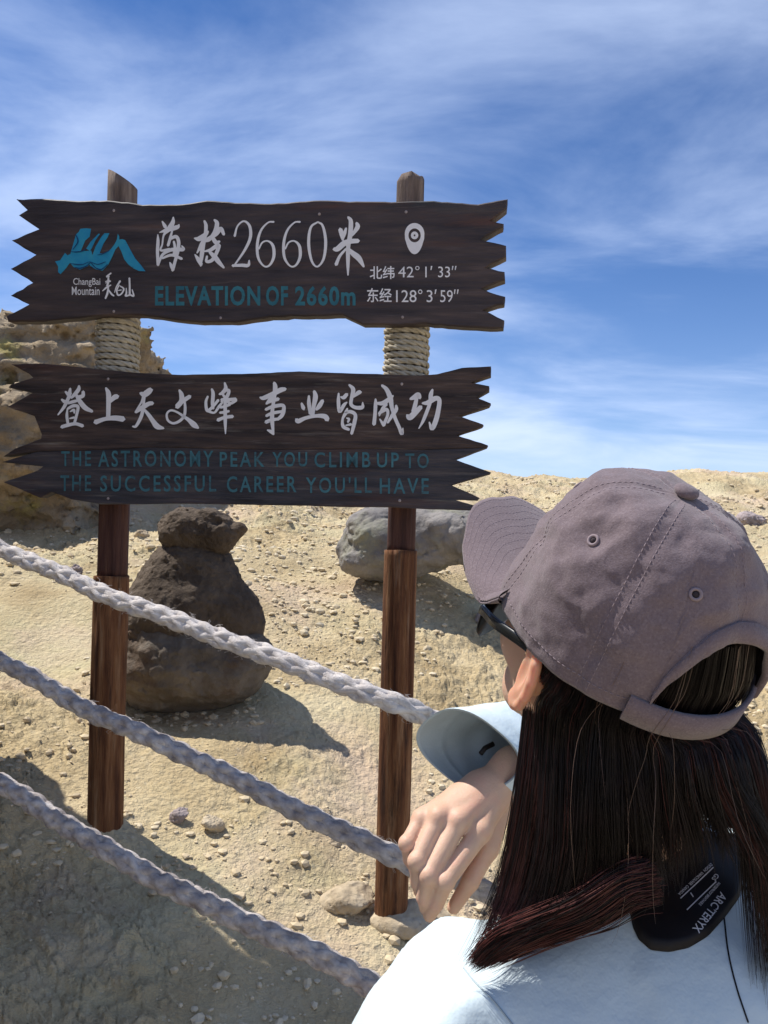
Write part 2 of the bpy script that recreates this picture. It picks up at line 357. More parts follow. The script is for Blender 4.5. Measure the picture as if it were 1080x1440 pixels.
GZ = ground_z(GX, GY, False); fz = ground_z(GX, GY, True); GZ = GZ+(fz-GZ)*np.clip(1.6-RR/22, .0, 1)
na, nr = GX.shape
V = np.stack([GX, GY, GZ], -1).reshape(-1, 3)
I, J = np.meshgrid(np.arange(na-1), np.arange(nr-1), indexing='ij'); b0 = (I*nr+J).ravel()
Fq = np.stack([b0, b0+1, b0+nr+1, b0+nr], 1)
g = newmesh('ground', V, Fq[:, ::-1].copy(), M_ground); g['kind'] = 'structure'
gbvh_cache = {}
def gz(x, y): return float(ground_z(np.array([x]), np.array([y]))[0])
def on_ground(px, py):
    lo, hi = .6, 14.
    for _ in range(40):
        m = (lo+hi)/2; p = P(px, py, m)
        if p[2] > base_z(p[0], p[1])+.07*float(fbm(np.array([[p[0], p[1], 0]])*.9, 3, 11)[0])*min(1.6, np.hypot(p[0], p[1])/3): lo = m
        else: hi = m
    return lo

# loose gravel, one object
ico = np.array([(0, 0, 1), (.894, 0, .447), (.276, .851, .447), (-.724, .526, .447), (-.724, -.526, .447), (.276, -.851, .447), (.724, .526, -.447), (-.276, .851, -.447), (-.894, 0, -.447), (-.276, -.851, -.447), (.724, -.526, -.447), (0, 0, -1)])
icf = np.array([(0, 1, 2), (0, 2, 3), (0, 3, 4), (0, 4, 5), (0, 5, 1), (1, 6, 2), (2, 7, 3), (3, 8, 4), (4, 9, 5), (5, 10, 1), (6, 7, 2), (7, 8, 3), (8, 9, 4), (9, 10, 5), (10, 6, 1), (11, 7, 6), (11, 8, 7), (11, 9, 8), (11, 10, 9), (11, 6, 10)])
n = 30000
rr = 1.3*np.exp(rng.random(n)*math.log(11/1.3)); aa = np.radians(rng.uniform(-31, 31, n))
gx = rr*np.sin(aa); gy = rr*np.cos(aa)
cl = fbm(np.stack([gx, gy, gx*0], -1)*1.3, 3, 77); keep = cl+rng.random(n)*.9 > .25; gx, gy, rr = gx[keep], gy[keep], rr[keep]; n = len(gx)
sz = (.0024+.0105*rng.random(n)**3.4)*(.75+.25*rr)
zg = ground_z(gx, gy)
sc = sz[:, None, None]*(1+rng.uniform(-.35, .35, (n, 1, 3)))*np.array([1, 1, .62])*(1+rng.uniform(-.22, .22, (n, 12, 1)))
th = rng.random(n)*6.28; cs, sn = np.cos(th), np.sin(th)
Vp = ico[None]*sc; Vp = np.stack([Vp[..., 0]*cs[:, None]-Vp[..., 1]*sn[:, None], Vp[..., 0]*sn[:, None]+Vp[..., 1]*cs[:, None], Vp[..., 2]], -1)
Vp += np.stack([gx, gy, zg+sz*.15], -1)[:, None]
Fp = (icf[None]+12*np.arange(n)[:, None, None]).reshape(-1, 3)
tag(newmesh('gravel', Vp.reshape(-1, 3), Fp, M_gravel, smooth=False), 'loose pale crumbs of rock strewn over the earth bank', 'gravel', kind='stuff')

# ------------------------------------------------------------------ rocks
def rock(name, fn, lo, hi, h, m, label, cat='rock', group=None, seed=0, a1=.02, f1=7, a2=.006, f2=32, smooth=True):
    def g_(p):
        d = fn(p)
        near = np.abs(d) < (a1*2.5+h*2)
        q = p[near]
        w_ = fbm(q*f1*np.array([1, 1, 1.5]), 4, seed)*3.5; fl = np.floor(w_); fr_ = w_-fl; w_ = (fl+np.clip((fr_-.5)*3.2+.5, 0, 1))/3.5
        d[near] = d[near]+a1*(.35*fbm(q*f1, 3, seed+1)+.75*w_)+a2*(.5-np.abs(fbm(q*f2, 3, seed+3)))+a2*.5*fbm(q*f2*3, 2, seed+5)
        return d
    V, Fc = nets(g_, lo, hi, h, a1*3+.01)
    return tag(newmesh(name, V, Fc, m, smooth), label, cat, group)
def box_facets(p, c, planes):
    """convex block: planes = (normal, distance from c)"""
    d = None
    for nv, dist in planes:
        e = (p-c)@nrm(nv)-dist; d = e if d is None else smax(d, e, .02)
    return d
# bear-shaped pile
D = 3.25
cb = P(272, 925, D)
rock('lower_rock', lambda p: smin(s_ell(p, P(262, 925, D), (.30, .24, .21)), s_ell(p, P(328, 935, D-.03), (.155, .18, .13)), .08), cb-np.array([.45, .36, .34]), cb+np.array([.5, .36, .36]), .0085, M_cairn_grey,
     'broad grey-brown rock at the foot of the dark cairn, resting on the earth bank', seed=5, a1=.024, f1=5, a2=.008, f2=30)
rock('middle_rock', lambda p: smin(smin(s_ell(p, P(262, 860, D+.02), (.27, .22, .19)), s_ell(p, P(268, 804, D+.03), (.18, .15, .13)), .085), s_ell(p, P(330, 870, D), (.115, .13, .12)), .06), P(268, 845, D)-np.array([.38, .34, .3]), P(268, 845, D)+np.array([.38, .34, .32]), .0085, M_cairn_brown,
     'dark brown rounded rock carrying the small snouted stone on top', seed=9, a1=.014, f1=5, a2=.009, f2=34)
def headrock(p):
    d = smin(s_ell(p, P(264, 748, D+.02), (.118, .11, .10)), s_ell(p, P(300, 750, D+.01), (.10, .09, .092)), .04)
    d = smin(d, s_ell(p, P(336, 744, D), (.032, .035, .026)), .03)
    d = smax(d, -s_ell(p, P(304, 733, D-.10), (.026, .06, .024)), .008)
    d = smax(d, -s_cap(p, P(248, 775, D-.10), P(282, 774, D-.10), .010, .008), .01)
    return d
rock('head_rock', headrock, P(285, 745, D)-np.array([.26, .2, .16]), P(285, 745, D)+np.array([.26, .2, .16]), .006, M_cairn_brown,
     'dark snouted stone with a round hole, topmost of the cairn behind the left post', seed=2, a1=.009, f1=13, a2=.006, f2=40)
# grey boulder behind the right post
D = 4.35
bc = P(590, 768, D)
def boulder(p):
    d = smin(s_ell(p, P(545, 762, D), (.27, .26, .22)), s_ell(p, P(640, 752, D+.02), (.27, .25, .17)), .1)
    d = smax(d, (p-P(600, 712, D))@nrm((.05, -.30, 1)), .02)
    d = smax(d, (p-P(640, 800, D-.22))@nrm((.18, -.75, -.75)), .03)
    d = smax(d, (p-P(485, 770, D-.1))@nrm((-1, -.35, .1)), .04)
    return d
rock('boulder', boulder, bc-np.array([.62, .42, .36]), bc+np.array([.68, .42, .36]), .011, M_boulder, 'large grey boulder with a flat lit top lying behind the right sign post', 'boulder', seed=14, a1=.055, f1=2.6, a2=.010, f2=20)
# craggy outcrop behind the left ends of the boards
D = 6.2
oc = P(60, 600, D)
def outcrop(p):
    d = box_facets(p, P(70, 600, D), [((1, -.15, .06), .58), ((-1, 0, 0), 1.9), ((0, -1, .28), .6), ((0, 1, 0), .9), ((.02, 0, 1), .85), ((0, 0, -1), 1.4), ((-.35, -.2, 1), 1.0)])
    d = smin(d, s_ell(p, P(-60, 625, D-.6), (.9, .5, .55)), .15)
    d = smin(d, s_ell(p, P(20, 660, D-.75), (.45, .35, .22)), .05)
    d = smin(d, s_ell(p, P(10, 600, D-.75), (.22, .25, .17)), .03)
    q = p*np.array([1, 1, 3.2])
    return d+.07*np.abs(fbm(q*1.9, 3, 55))
rock('rock_outcrop', outcrop, oc-np.array([2.2, 1.45, 1.3]), oc+np.array([1.15, 1.2, 1.3]), .022, M_outcrop, 'tall craggy outcrop with yellow lichen rising behind the left ends of both boards', 'rock outcrop', seed=31, a1=.10, f1=2.6, a2=.035, f2=11)
# unseen crag added left of the path to shade the near bank corner
def crag(p):
    a = box_facets(p, np.array([-2.5, 2.0, 1.6]), [((1, .0, .02), .86), ((-1, 0, 0), .8), ((0, 1, .0), .88), ((0, -1, .1), -.12), ((0, .1, 1), 2.25), ((0, 0, -1), 1.7)])
    b = box_facets(p, np.array([-2.5, 1.3, 1.6]), [((1, .0, .05), .88), ((-1, 0, 0), .9), ((0, 1, 0), .9), ((0, -1, 0), 1.2), ((0, -.05, 1), 1.35), ((0, 0, -1), 1.7)])
    return smin(a, b, .1)
rock('added_shade_crag', crag, (-3.6, .0, -.2), (-1.42, 3.3, 4.3), .05, M_outcrop, 'unseen tall brown crag added left of the ropes to shade the near bank', 'crag', seed=61, a1=.06, f1=1.8, a2=.03, f2=7)
# single stones
def stone(px, py, w, hgt, label, m=M_stone, dsh=1.0, seed=1, name='stone', tilt=0):
    d = on_ground(px, py+hgt*.35); c = P(px, py, d); rw = w/2/F_PX*d; rh = hgt/2/F_PX*d*1.15
    B = np.array([[math.cos(tilt), 0, -math.sin(tilt)], [0, 1, 0], [math.sin(tilt), 0, math.cos(tilt)]])
    L_ = max(rw, rh)*1.35
    rock(name, lambda p: smax(s_ell(p, c, (rw, rw*dsh, rh), B), (p-c)@nrm((.3, -.4, .9))-rh*.72, rh*.2), c-L_-.005, c+L_+.005, max(L_/26, .0016), m, label, 'stone', seed=seed, a1=rh*.22, f1=2.2/rw*.7, a2=rh*.1, f2=8/rw*.7)
stone(490, 1262, 92, 34, 'long tan stone lying at the foot of the right sign post', seed=4, tilt=.25, dsh=.6)
stone(575, 1292, 120, 40, 'low tan stone under the hanging fingertips', seed=44, tilt=.1, dsh=.6, m=M_stone)
stone(690, 872, 44, 26, 'small mauve stone just below the sunglasses', m=M_stone_grey, seed=8, dsh=.8)
stone(1056, 732, 44, 24, 'grey-mauve stone on the slope right of the cap', m=M_stone_grey, seed=12, dsh=.8)
stone(251, 1147, 34, 17, 'slanted finger-sized stone between the middle and lowest ropes', seed=15, tilt=.75, dsh=.5, m=M_stone_grey)
stone(300, 1158, 34, 18, 'pale flat stone right of the slanted finger-sized stone', seed=17, dsh=.8, tilt=-.4)
stone(470, 1186, 22, 12, 'pale rounded pebble just above the middle rope left of the right post', seed=19, dsh=.8)
stone(200, 752, 22, 14, 'small tan stone beside the top of the cairn', seed=21, dsh=.8)
stone(108, 806, 18, 22, 'upright grey stone against the left edge of the left sign post', seed=25, m=M_stone_grey, dsh=.8)

# ------------------------------------------------------------------ sign
PL, PR = P(150, 720, 2.40), P(565, 720, 2.27)          # post feet line gives the sign's plane
DX = nrm(np.array([PR[0]-PL[0], PR[1]-PL[1], 0])); NF = np.array([DX[1], -DX[0], 0.0])   # NF points to the viewer
O0 = np.array([PL[0], PL[1], 0.0])+NF*.075               # front face plane of the boards
def S(px, py, off=0.0):
    """point where the line of sight meets the sign plane (off = metres in front of it) as (u, z)"""
    dr = P(px, py, 1.0)-CAM; o = O0+NF*off; t = ((o-CAM)@NF)/(dr@NF); p = CAM+dr*t
    return float((p-o)@DX), float(p[2])
def W3(u, z, off=0.0): return O0+DX*u+NF*off+np.array([0, 0, z])
sign = empty('wooden_sign'); tag(sign, 'dark wooden two-board elevation sign with jagged ends on two red-brown posts', 'sign')
sb = O0-NF*.075; sign.location = (float(sb[0]+DX[0]*.42), float(sb[1]+DX[1]*.42), .6)
def adopt(o, par):
    o.parent = par; o.matrix_parent_inverse.identity()
    p = par; off = Vector((0, 0, 0))
    while p is not None: off += p.location; p = p.parent
    o.data.transform(__import__('mathutils').Matrix.Translation(-off)); return o
def slab(name, px, m, thick, par, off=0.0, bev=.004, wob=.0015, seed=0):
    pts = []
    n = len(px)
    for i in range(n):
        a = np.array(px[i], float); b = np.array(px[(i+1) % n], float); L_ = np.linalg.norm(b-a); k = max(1, int(L_/9))
        for j in range(k): pts.append(a+(b-a)*j/k)
    rs = np.random.default_rng(seed)
    uz = [S(*p) for p in pts]; uz = [(u+rs.normal()*wob*.6, z+rs.normal()*wob*.5) for u, z in uz]
    # front outline a little inside the outline (rounded arris), then outline, then back
    A = np.array(uz); nn = len(A); T = np.roll(A, -1, 0)-np.roll(A, 1, 0); T /= np.linalg.norm(T, axis=1)[:, None]+1e-9
    ar = np.sum(A[:, 0]*np.roll(A[:, 1], -1)-np.roll(A[:, 0], -1)*A[:, 1]); sg = 1 if ar > 0 else -1
    IN = np.stack([-T[:, 1], T[:, 0]], 1)*sg*bev
    V = [W3(u+i_[0], z+i_[1], off) for (u, z), i_ in zip(A, IN)]+[W3(u, z, off-bev) for u, z in A]+[W3(u, z, off-thick) for u, z in A]
    r = lambda k: [k*nn+i for i in range(nn)]
    Fc = [r(0) if sg > 0 else r(0)[::-1], r(2)[::-1] if sg > 0 else r(2)]
    for k in (0, 1):
        for i in range(nn):
            q = (k*nn+i, (k+1)*nn+i, (k+1)*nn+(i+1) % nn, k*nn+(i+1) % nn); Fc.append(q if sg > 0 else q[::-1])
    o = newmesh(name, V, Fc, m, False); return adopt(o, par)
B1 = [(22,280),(60,279),(110,282),(150,281),(200,287),(255,287),(290,281),(330,284),(380,286),(430,282),(450,281),(520,283),(560,283),(610,282),(650,285),(672,287),(700,281),(714,279),(713,294),(690,310),(708,314),(708,319),(676,337),(712,345),(712,361),(683,376),(710,383),(710,393),(678,406),(710,417),(709,427),(680,436),(709,450),(708,461),(690,462),(640,459),(600,455),(560,457),(510,456),(482,443),(440,444),(380,446),(330,453),(280,453),(240,449),(200,443),(150,443),(100,448),(60,452),(10,452),(8,444),(40,428),(14,415),(46,397),(14,378),(50,358),(16,338),(54,322),(26,302),(38,295)]
b1 = slab('sign_board', B1, M_board, .04, sign, seed=1); b1['label'] = 'upper dark board giving the elevation and the coordinates'
B2U = [(15,512),(60,511),(130,518),(190,524),(250,527),(300,526),(360,525),(420,522),(470,524),(530,526),(590,528),(615,526),(650,517),(690,515),(690,528),(662,538),(688,543),(688,549),(670,559),(690,567),(688,571),(646,585),(680,597),(678,600),(642,612),(686,626),(684,629),(600,632),(500,631),(380,632),(300,630.5),(210,629),(150,632),(50,635),(4,642),(20,631),(57,617),(58,610),(48,585),(10,572),(46,552),(12,545),(14,541),(46,531),(40,525)]
B2L = [(50,635),(150,632),(210,629),(300,630.5),(380,632),(500,631),(600,632),(684,629.5),(640,646),(634,644),(690,664),(688,667),(634,682),(674,700),(671,704),(640,703),(672,712),(664,718),(600,716),(540,713),(480,713),(420,711),(360,710),(300,709),(240,708),(190,709),(140,709),(100,702),(72,692),(56,700),(4,678),(52,662),(60,656),(2,650)]
b2 = slab('sign_board', B2U, M_board_worn, .04, sign, seed=2, bev=.0022, wob=.0006); b2['label'] = 'lower dark board with a row of ten white brush characters'
b3 = slab('plank', B2L, M_plank_low, .038, b2, off=-.0015, seed=3, bev=.0018, wob=.0006); b3['label'] = 'lower plank with two lines of faded teal capitals'
# lettering -----------------------------------------------------------------
def flat_text(body, px0, py0, px1, py1, m, par, bold=0.0, off=.0012, name='lettering', shear=0, sp=1.0):
    cu = bpy.data.curves.new('t', 'FONT'); cu.body = body; cu.size = 1; cu.offset = bold; cu.shear = shear; cu.resolution_u = 3; cu.extrude = .0; cu.space_character = sp
    ob = bpy.data.objects.new('t', cu); COL.objects.link(ob); dg = bpy.context.evaluated_depsgraph_get(); dg.update()
    me = bpy.data.meshes.new_from_object(ob.evaluated_get(dg)); bpy.data.objects.remove(ob)
    V = np.array([v.co for v in me.vertices]); Fc = [tuple(p.vertices) for p in me.polygons]
    x0, x1 = V[:, 0].min(), V[:, 0].max(); y0, y1 = V[:, 1].min(), V[:, 1].max()
    out = []
    for v in V:
        a = (v[0]-x0)/(x1-x0); b = (v[1]-y0)/(y1-y0)
        u, z = S(px0+(px1-px0)*a, (py1 if not callable(py1) else py1(a))+(py0-(py1 if not callable(py1) else py1(a)))*b, off); out.append(W3(u, z, off))
    bpy.data.meshes.remove(me)
    return out, Fc
def brush(strokes, fpx, off=.0012, step=.00022):
    """tapered brush strokes -> thin solid ribbons standing just proud of the board"""
    Vs = []; Fs = []; base = 0
    for k, st in enumerate(strokes):
        q = np.array([(*fpx(x, y), w) for x, y, w in st], float); q = spline(q, max(6, len(st)*5)); q[:, 2] = np.maximum(q[:, 2], .35)
        T = np.gradient(q[:, :2], axis=0); T /= np.linalg.norm(T, axis=1)[:, None]+1e-9; Nn = np.stack([-T[:, 1], T[:, 0]], 1)
        L_ = q[:, :2]+Nn*q[:, 2:3]/2; R_ = q[:, :2]-Nn*q[:, 2:3]/2
        tip0 = q[0, :2]-T[0]*q[0, 2]*.42; tip1 = q[-1, :2]+T[-1]*q[-1, 2]*.42
        o = off+step*k
        ring = [tip0]+list(L_)+[tip1]+list(R_[::-1])
        n_ = len(L_)
        for pxy in ring: u, z = S(pxy[0], pxy[1], o); Vs.append(W3(u, z, o))
        Fs.append((base, base+1, base+2*n_+1))
        for i in range(n_-1): Fs.append((base+1+i, base+2+i, base+2*n_-i, base+2*n_+1-i))
        Fs.append((base+n_, base+n_+1, base+n_+2))
        base += len(ring)
    return Vs, Fs
def z_(x0, y0, s_): return lambda x, y: (x0+x/s_, y0+y/s_)
k_ = 3.0   # stroke widths below are photo pixels
def put(name, vf, m, par): return adopt(newmesh(name, vf[0], vf[1], m, False), par)
zA = z_(200, 295, 6.75); zB = z_(380, 295, 6.75); zC = z_(60, 530, 6.75); zD = z_(190, 530, 6.75); zE = z_(350, 530, 6.75); zF = z_(480, 530, 6.75)
hai = [[(190,110,2),(215,155,5),(230,180,2)], [(165,215,1.5),(240,190,6),(330,165,6),(350,140,2)], [(295,70,2),(290,120,6),(255,180,7),(205,240,3),(190,330,2.5),(175,385,3),(260,375,4)], [(148,235,1.5),(150,300,4.5),(145,400,4.5),(150,525,4)], [(152,520,3),(190,430,4),(260,385,5),(330,375,5.5),(390,375,5),(375,340,1.5)],
       [(285,200,2.5),(265,270,4),(245,340,4)], [(265,275,4),(320,255,5),(345,300,5),(340,380,5),(320,460,4.5),(288,575,4.5)], [(300,300,3),(310,360,4),(300,430,4)], [(190,460,3),(280,430,4),(375,465,4)], [(262,500,2),(280,540,5),(295,570,3)]]
ba = [[(590,105,3),(605,150,5),(600,230,5),(580,330,5.5),(565,430,6),(555,535,2)], [(495,270,2),(540,275,7),(600,235,6),(625,205,3)], [(500,425,2),(535,475,6),(560,520,5)], [(520,410,2),(560,340,6),(580,300,6)], [(685,95,3),(710,130,6),(690,210,6),(640,280,5),(600,300,3)], [(620,280,5),(700,230,6),(745,180,6),(775,235,4)], [(665,260,5),(700,310,6),(735,300,3)],
      [(590,395,2),(650,380,5),(725,335,6),(700,420,5),(660,480,5),(610,490,4),(615,440,3)], [(640,400,4),(690,450,7),(730,500,6),(775,550,3)]]
mi = [[(740,70,3.5),(765,110,6),(760,230,6.5),(740,350,6),(738,500,5),(738,620,2)], [(665,185,6),(680,240,6),(690,290,3)], [(720,175,3),(705,225,5),(692,280,2)], [(820,125,4),(830,160,6.5),(800,210,5),(770,250,3)], [(605,375,5),(640,370,7.5),(700,320,8),(760,300,7),(835,295,6)], [(720,370,3),(660,440,4),(625,520,5)], [(730,360,3),(780,410,7),(840,460,8),(888,540,3)]]
for lst, fp in ((hai, zA), (ba, zA), (mi, zB)): put('brush_character', brush(lst, fp), M_white, b1)
# 2 6 6 0 in a light rounded numeral style
d2 = [[(330,332,3.4),(334,318,2.4),(343,311,2.6),(351,318,4),(352,334,4.4),(344,352,3.6),(331,371,2.4),(328,375,2.2)], [(327,373.5,3.6),(340,373,4.6),(349,373,4.6),(350.5,366,2)]]
def six(x): return [[(x+25,312,2.8),(x+17,313,2.2),(x+7,324,3.2),(x+2,342,4.0),(x+3,362,3.8),(x+11,374,2.4),(x+19,373,3.0),(x+25,361,4.2),(x+24,346,4.2),(x+17,339,2.4),(x+9,341,2.4),(x+4,350,2.4)]]
zero = [[(447,312,2.2),(454,318,3.4),(458,340,4.3),(455,364,3.6),(446,375,2.4),(438,366,3.4),(434,342,4.3),(437,320,3.4),(447,312,2.2)]]
ident = lambda x, y: (x, y)
for lst in (d2, six(360), six(397), zero): put('numeral', brush(lst, ident), M_white, b1)
# location pin
def ringpoly(cx_, cy_, r0, r1, n_=28):
    V = []; Fc = []
    for i in range(n_):
        a = 2*math.pi*i/n_
        for r_ in (r0, r1): u, z = S(cx_+r_*math.cos(a), cy_-r_*math.sin(a)*1.05, .0013); V.append(W3(u, z, .0013))
    for i in range(n_): j = (i+1) % n_; Fc.append((2*i, 2*i+1, 2*j+1, 2*j))
    return V, Fc
V_ = []; F_ = []; nn_ = 40
for i in range(nn_):
    t = i/nn_; a = 2*math.pi*t
    ix, iy = 583+8.6*math.cos(a), 331-9.8*math.sin(a)
    if iy <= 334: ox, oy = 583+13.8*math.cos(a), 329-15.4*math.sin(a)
    else:
        ox, oy = 583+13.8*math.cos(a), 329-15.4*math.sin(a)
        k1 = max(0, -math.sin(a)); oy = 329+28.5*k1**1.2; ox = 583+14.2*math.cos(a)*(1-k1**3*.0)*(1 if abs(math.cos(a)) > .9 else .96)
    for (qx, qy) in ((ix, iy), (ox, oy)): u, z = S(qx, qy, .0013); V_.append(W3(u, z, .0013))
for i in range(nn_): j = (i+1) % nn_; F_.append((2*i, 2*i+1, 2*j+1, 2*j))
pin = put('location_pin', (V_, F_), M_white, b1); put('pin_dot', ringpoly(583, 331, 1.3, 5.2), M_white, b1)
for body, a, b_, c, d_, bo in (('北纬', 520, 374, 555, 392.5, .012), ('42°', 560, 374, 590, 390, .0), ("1′", 598, 374, 608, 390, .0), ('33″', 616, 374, 642, 390, .0),
                           ('东经', 516, 405, 551, 425, .012), ('128°', 557, 407, 594, 425, .0), ("3′", 600, 407, 614, 425, .0), ('59″', 619, 407, 645, 425, .0), ('ChangBai', 103, 391, 141, 403.5, .004), ('Mountain', 101, 403, 140, 415, .004)):
    t_ = put('small_lettering', flat_text(body, a, b_, c, d_, M_white, b1, bold=bo), M_white, b1); t_['kind'] = 'stuff'
zG = z_(65, 305, 7.2)
chang = [[(655,570,2.2),(610,605,2),(640,600,1.5)], [(630,610,2.4),(625,670,3),(615,700,2.5)], [(600,670,1),(650,650,2.4)], [(570,750,1.2),(610,715,2.6),(655,690,1.6)], [(630,700,2),(620,770,3),(600,825,2.6)], [(625,730,1.8),(660,780,2.6),(685,800,2)], [(640,640,1.5),(600,655,1.5)]]
bai_ = [[(748,650,3),(710,710,1.8),(692,765,1)], [(740,690,1.6),(715,740,2.2),(725,790,2.4),(760,780,2.2),(785,730,2.4),(750,700,1.6)], [(725,745,1),(760,740,1.8)]]
shan = [[(842,620,2.6),(845,700,2.6),(845,780,3)], [(810,720,1.2),(812,770,2.4),(805,800,2.6),(850,790,2.4),(885,800,2.6),(870,735,1.4)]]
for lst in (chang, bai_, shan): put('small_brush_character', brush(lst, zG), M_white, b1)
# teal line
for body, x0, x1 in (('ELEVATION', 218, 366), ('OF', 374, 405), ('2660m', 415, 500)):
    t_ = put('teal_word', flat_text(body, x0, 402, x1, 430, M_teal, b1, bold=.030, sp=1.12), M_teal, b1); t_['kind'] = 'stuff'
# emblem: three mountain waves
def poly(ptsl, off): return [W3(*S(x, y, off), off) for x, y in ptsl], [tuple(range(len(ptsl)))]
mbe = MB()
for i, (poly_, ) in enumerate([([(90,450),(140,440),(190,365),(215,390),(245,375),(300,180),(330,150),(345,120),(400,115),(455,120),(440,200),(395,240),(350,345),(400,345),(455,340),(470,400),(460,460),(420,500),(340,535),(280,510),(240,465),(200,520),(145,580),(120,560),(120,500)],),
        ([(440,430),(470,380),(500,300),(560,200),(590,165),(640,165),(620,210),(580,270),(540,370),(590,370),(650,330),(690,280),(715,230),(725,170),(740,200),(738,290),(700,330),(670,400),(630,480),(570,545),(500,530),(440,490)],),
        ([(735,230),(770,225),(800,235),(850,330),(900,420),(960,490),(1005,550),(940,548),(880,520),(830,480),(790,430),(760,350),(735,300)],),
        ([(405,320),(450,250),(530,170),(545,172),(500,235),(460,320),(440,345)],)]):
    mbe.add(*poly([zG(x, y) for x, y in poly_][::-1], .0012+.0004*i))
em = mbe.build('emblem', M_blue, smooth=False); adopt(em, b1); em['label'] = 'bright blue mountain-wave emblem'
M_blue_dk = mat('dark_blue_paint', [(.006, .045, .13), (.01, .06, .17)], scale=20, rough=.6, bump=0)
mbe = MB()
mbe.add(*brush([[(250,350,.6),(300,355,1.4),(370,345,1.4),(400,320,.8)], [(290,510,.8),(340,520,1.5),(410,495,1.3),(450,465,1.0),(500,515,1.3),(560,530,1.5),(620,480,1)], [(240,470,.6),(300,480,1.3),(370,480,1),(440,455,.8),(520,480,1),(600,455,1)], [(520,385,.7),(570,375,1.3),(640,340,.8)], [(300,180,1.2),(320,250,1.6),(270,330,1)]], zG, off=.0034))
e2 = mbe.build('emblem_outline', M_blue_dk, smooth=False); adopt(e2, b1)
# lower board characters
deng = [[(215,140,2.5),(250,165,6),(262,110,3)], [(262,150,5),(240,210,5),(200,290,4.5),(145,360,2)], [(180,215,3),(210,235,5),(225,220,2)], [(345,85,3),(340,120,5.5),(300,170,5),(270,200,3)], [(385,140,4.5),(380,180,5.5),(330,195,5)], [(310,150,3),(345,220,6),(400,290,7),(470,328,4)], [(240,250,3.5),(290,235,4.5),(330,225,3.5)], [(235,300,2),(230,370,4),(240,445,4)], [(240,300,3.5),(290,275,4.5),(335,285,4.5),(320,370,4),(300,445,4)], [(260,330,1.5),(295,315,4),(300,345,2)], [(255,395,2),(300,385,3.5)], [(180,475,5),(230,460,5),(310,445,4.5),(380,465,5)]]
shang = [[(600,105,3),(625,160,7),(625,260,6.5),(622,380,6)], [(635,240,4),(680,195,7),(710,185,6.5)], [(500,430,7),(590,400,5.5),(680,390,7),(765,400,8)]]
tian = [[(50,155,4),(90,165,8.5),(140,130,8),(155,125,6)], [(85,175,5),(60,240,3),(15,310,2),(5,335,3)], [(5,335,4),(70,290,6.5),(130,255,6),(165,250,5.5)], [(90,190,3),(75,290,4),(60,370,5),(10,465,4),(-25,470,2)], [(75,300,3),(120,350,5),(170,420,6.5),(210,470,8),(270,488,3)]]
wen = [[(420,125,3),(440,170,6.5),(440,230,7),(400,280,7),(388,290,3)], [(410,270,4),(460,225,6),(520,185,5.5)], [(470,230,3),(475,300,4),(465,370,4),(420,420,4),(360,440,3.4),(310,410,3.4),(302,350,3),(340,318,3),(400,335,3),(460,375,4),(510,410,5.5),(560,455,8),(600,485,3)]]
feng = [[(728,115,3),(740,160,5),(735,250,5),(740,300,4)], [(690,185,3),(672,240,4),(685,320,4.5),(740,280,4),(790,220,4)], [(680,320,4),(750,340,3),(790,290,4),(830,240,3)], [(850,55,2.5),(860,110,5.5),(830,150,5),(800,165,3)], [(850,130,4),(890,130,4.5),(870,190,5),(820,230,4)], [(820,150,2),(850,190,4),(900,250,4),(960,222,4)], [(820,215,4),(890,215,4.5),(955,212,5)], [(810,290,3.5),(850,280,4),(900,262,4)], [(805,340,3.5),(850,335,4),(890,325,3.5)], [(785,410,5),(850,385,4.5),(925,375,5)], [(855,210,4.5),(855,320,5),(856,440,4.5),(858,540,1.5)]]
shi = [[(240,55,4),(250,100,6.5),(240,200,5),(225,300,5),(220,400,6),(232,545,3)], [(105,195,2.5),(140,200,6),(220,165,6.5),(300,125,7),(345,115,5)], [(165,255,3),(200,230,5.5),(280,210,5)], [(165,250,2),(200,215,5),(240,180,3)], [(160,310,4),(220,285,5),(320,270,5),(330,320,5.5),(310,370,5.5),(270,405,4)], [(165,370,4),(220,345,4.5),(330,325,4)], [(160,430,5),(210,410,5),(270,400,4)], [(175,505,2),(210,520,5),(235,545,3)]]
ye = [[(570,180,3),(570,250,5.5),(585,350,5)], [(620,135,4),(632,190,7),(615,280,5.5),(605,370,5)], [(500,250,3),(515,290,5.5),(522,310,3)], [(700,225,5),(670,275,6.5),(640,310,4)], [(450,405,5),(470,420,6.5),(540,390,5),(640,370,5),(720,375,7),(745,405,7)]]
jie = [[(852,155,2.5),(850,230,5),(860,330,4.5),(900,270,5),(930,240,2)], [(870,190,2),(900,195,5.5),(930,165,5)], [(952,75,3),(990,120,6),(975,200,5),(970,260,5),(1010,290,5),(1075,288,5.5),(1080,240,1.5)], [(990,190,3),(1040,150,6),(1060,145,5)], [(935,300,2.5),(920,340,5),(890,400,3.5),(895,470,5),(950,500,4)], [(910,350,3),(960,330,5),(1010,360,5),(1000,440,5.5),(975,540,4)], [(925,390,1.5),(950,400,3.5),(940,430,3)], [(920,460,2),(970,450,4)]]
cheng = [[(385,80,3.5),(430,120,6),(465,200,7),(480,290,5.5),(510,390,5),(550,480,5),(575,540,5),(585,485,1.5)], [(325,210,2.5),(325,260,5),(320,350,5),(310,450,5.5)], [(335,250,3.5),(390,250,6),(450,215,6),(490,180,3)], [(355,350,3),(380,330,5),(430,310,5),(440,360,4),(400,460,5)], [(365,400,2),(390,440,4),(400,465,3)], [(360,370,2),(390,300,4),(430,260,4)], [(520,270,3),(520,310,5.5),(480,370,5),(440,435,3)]]
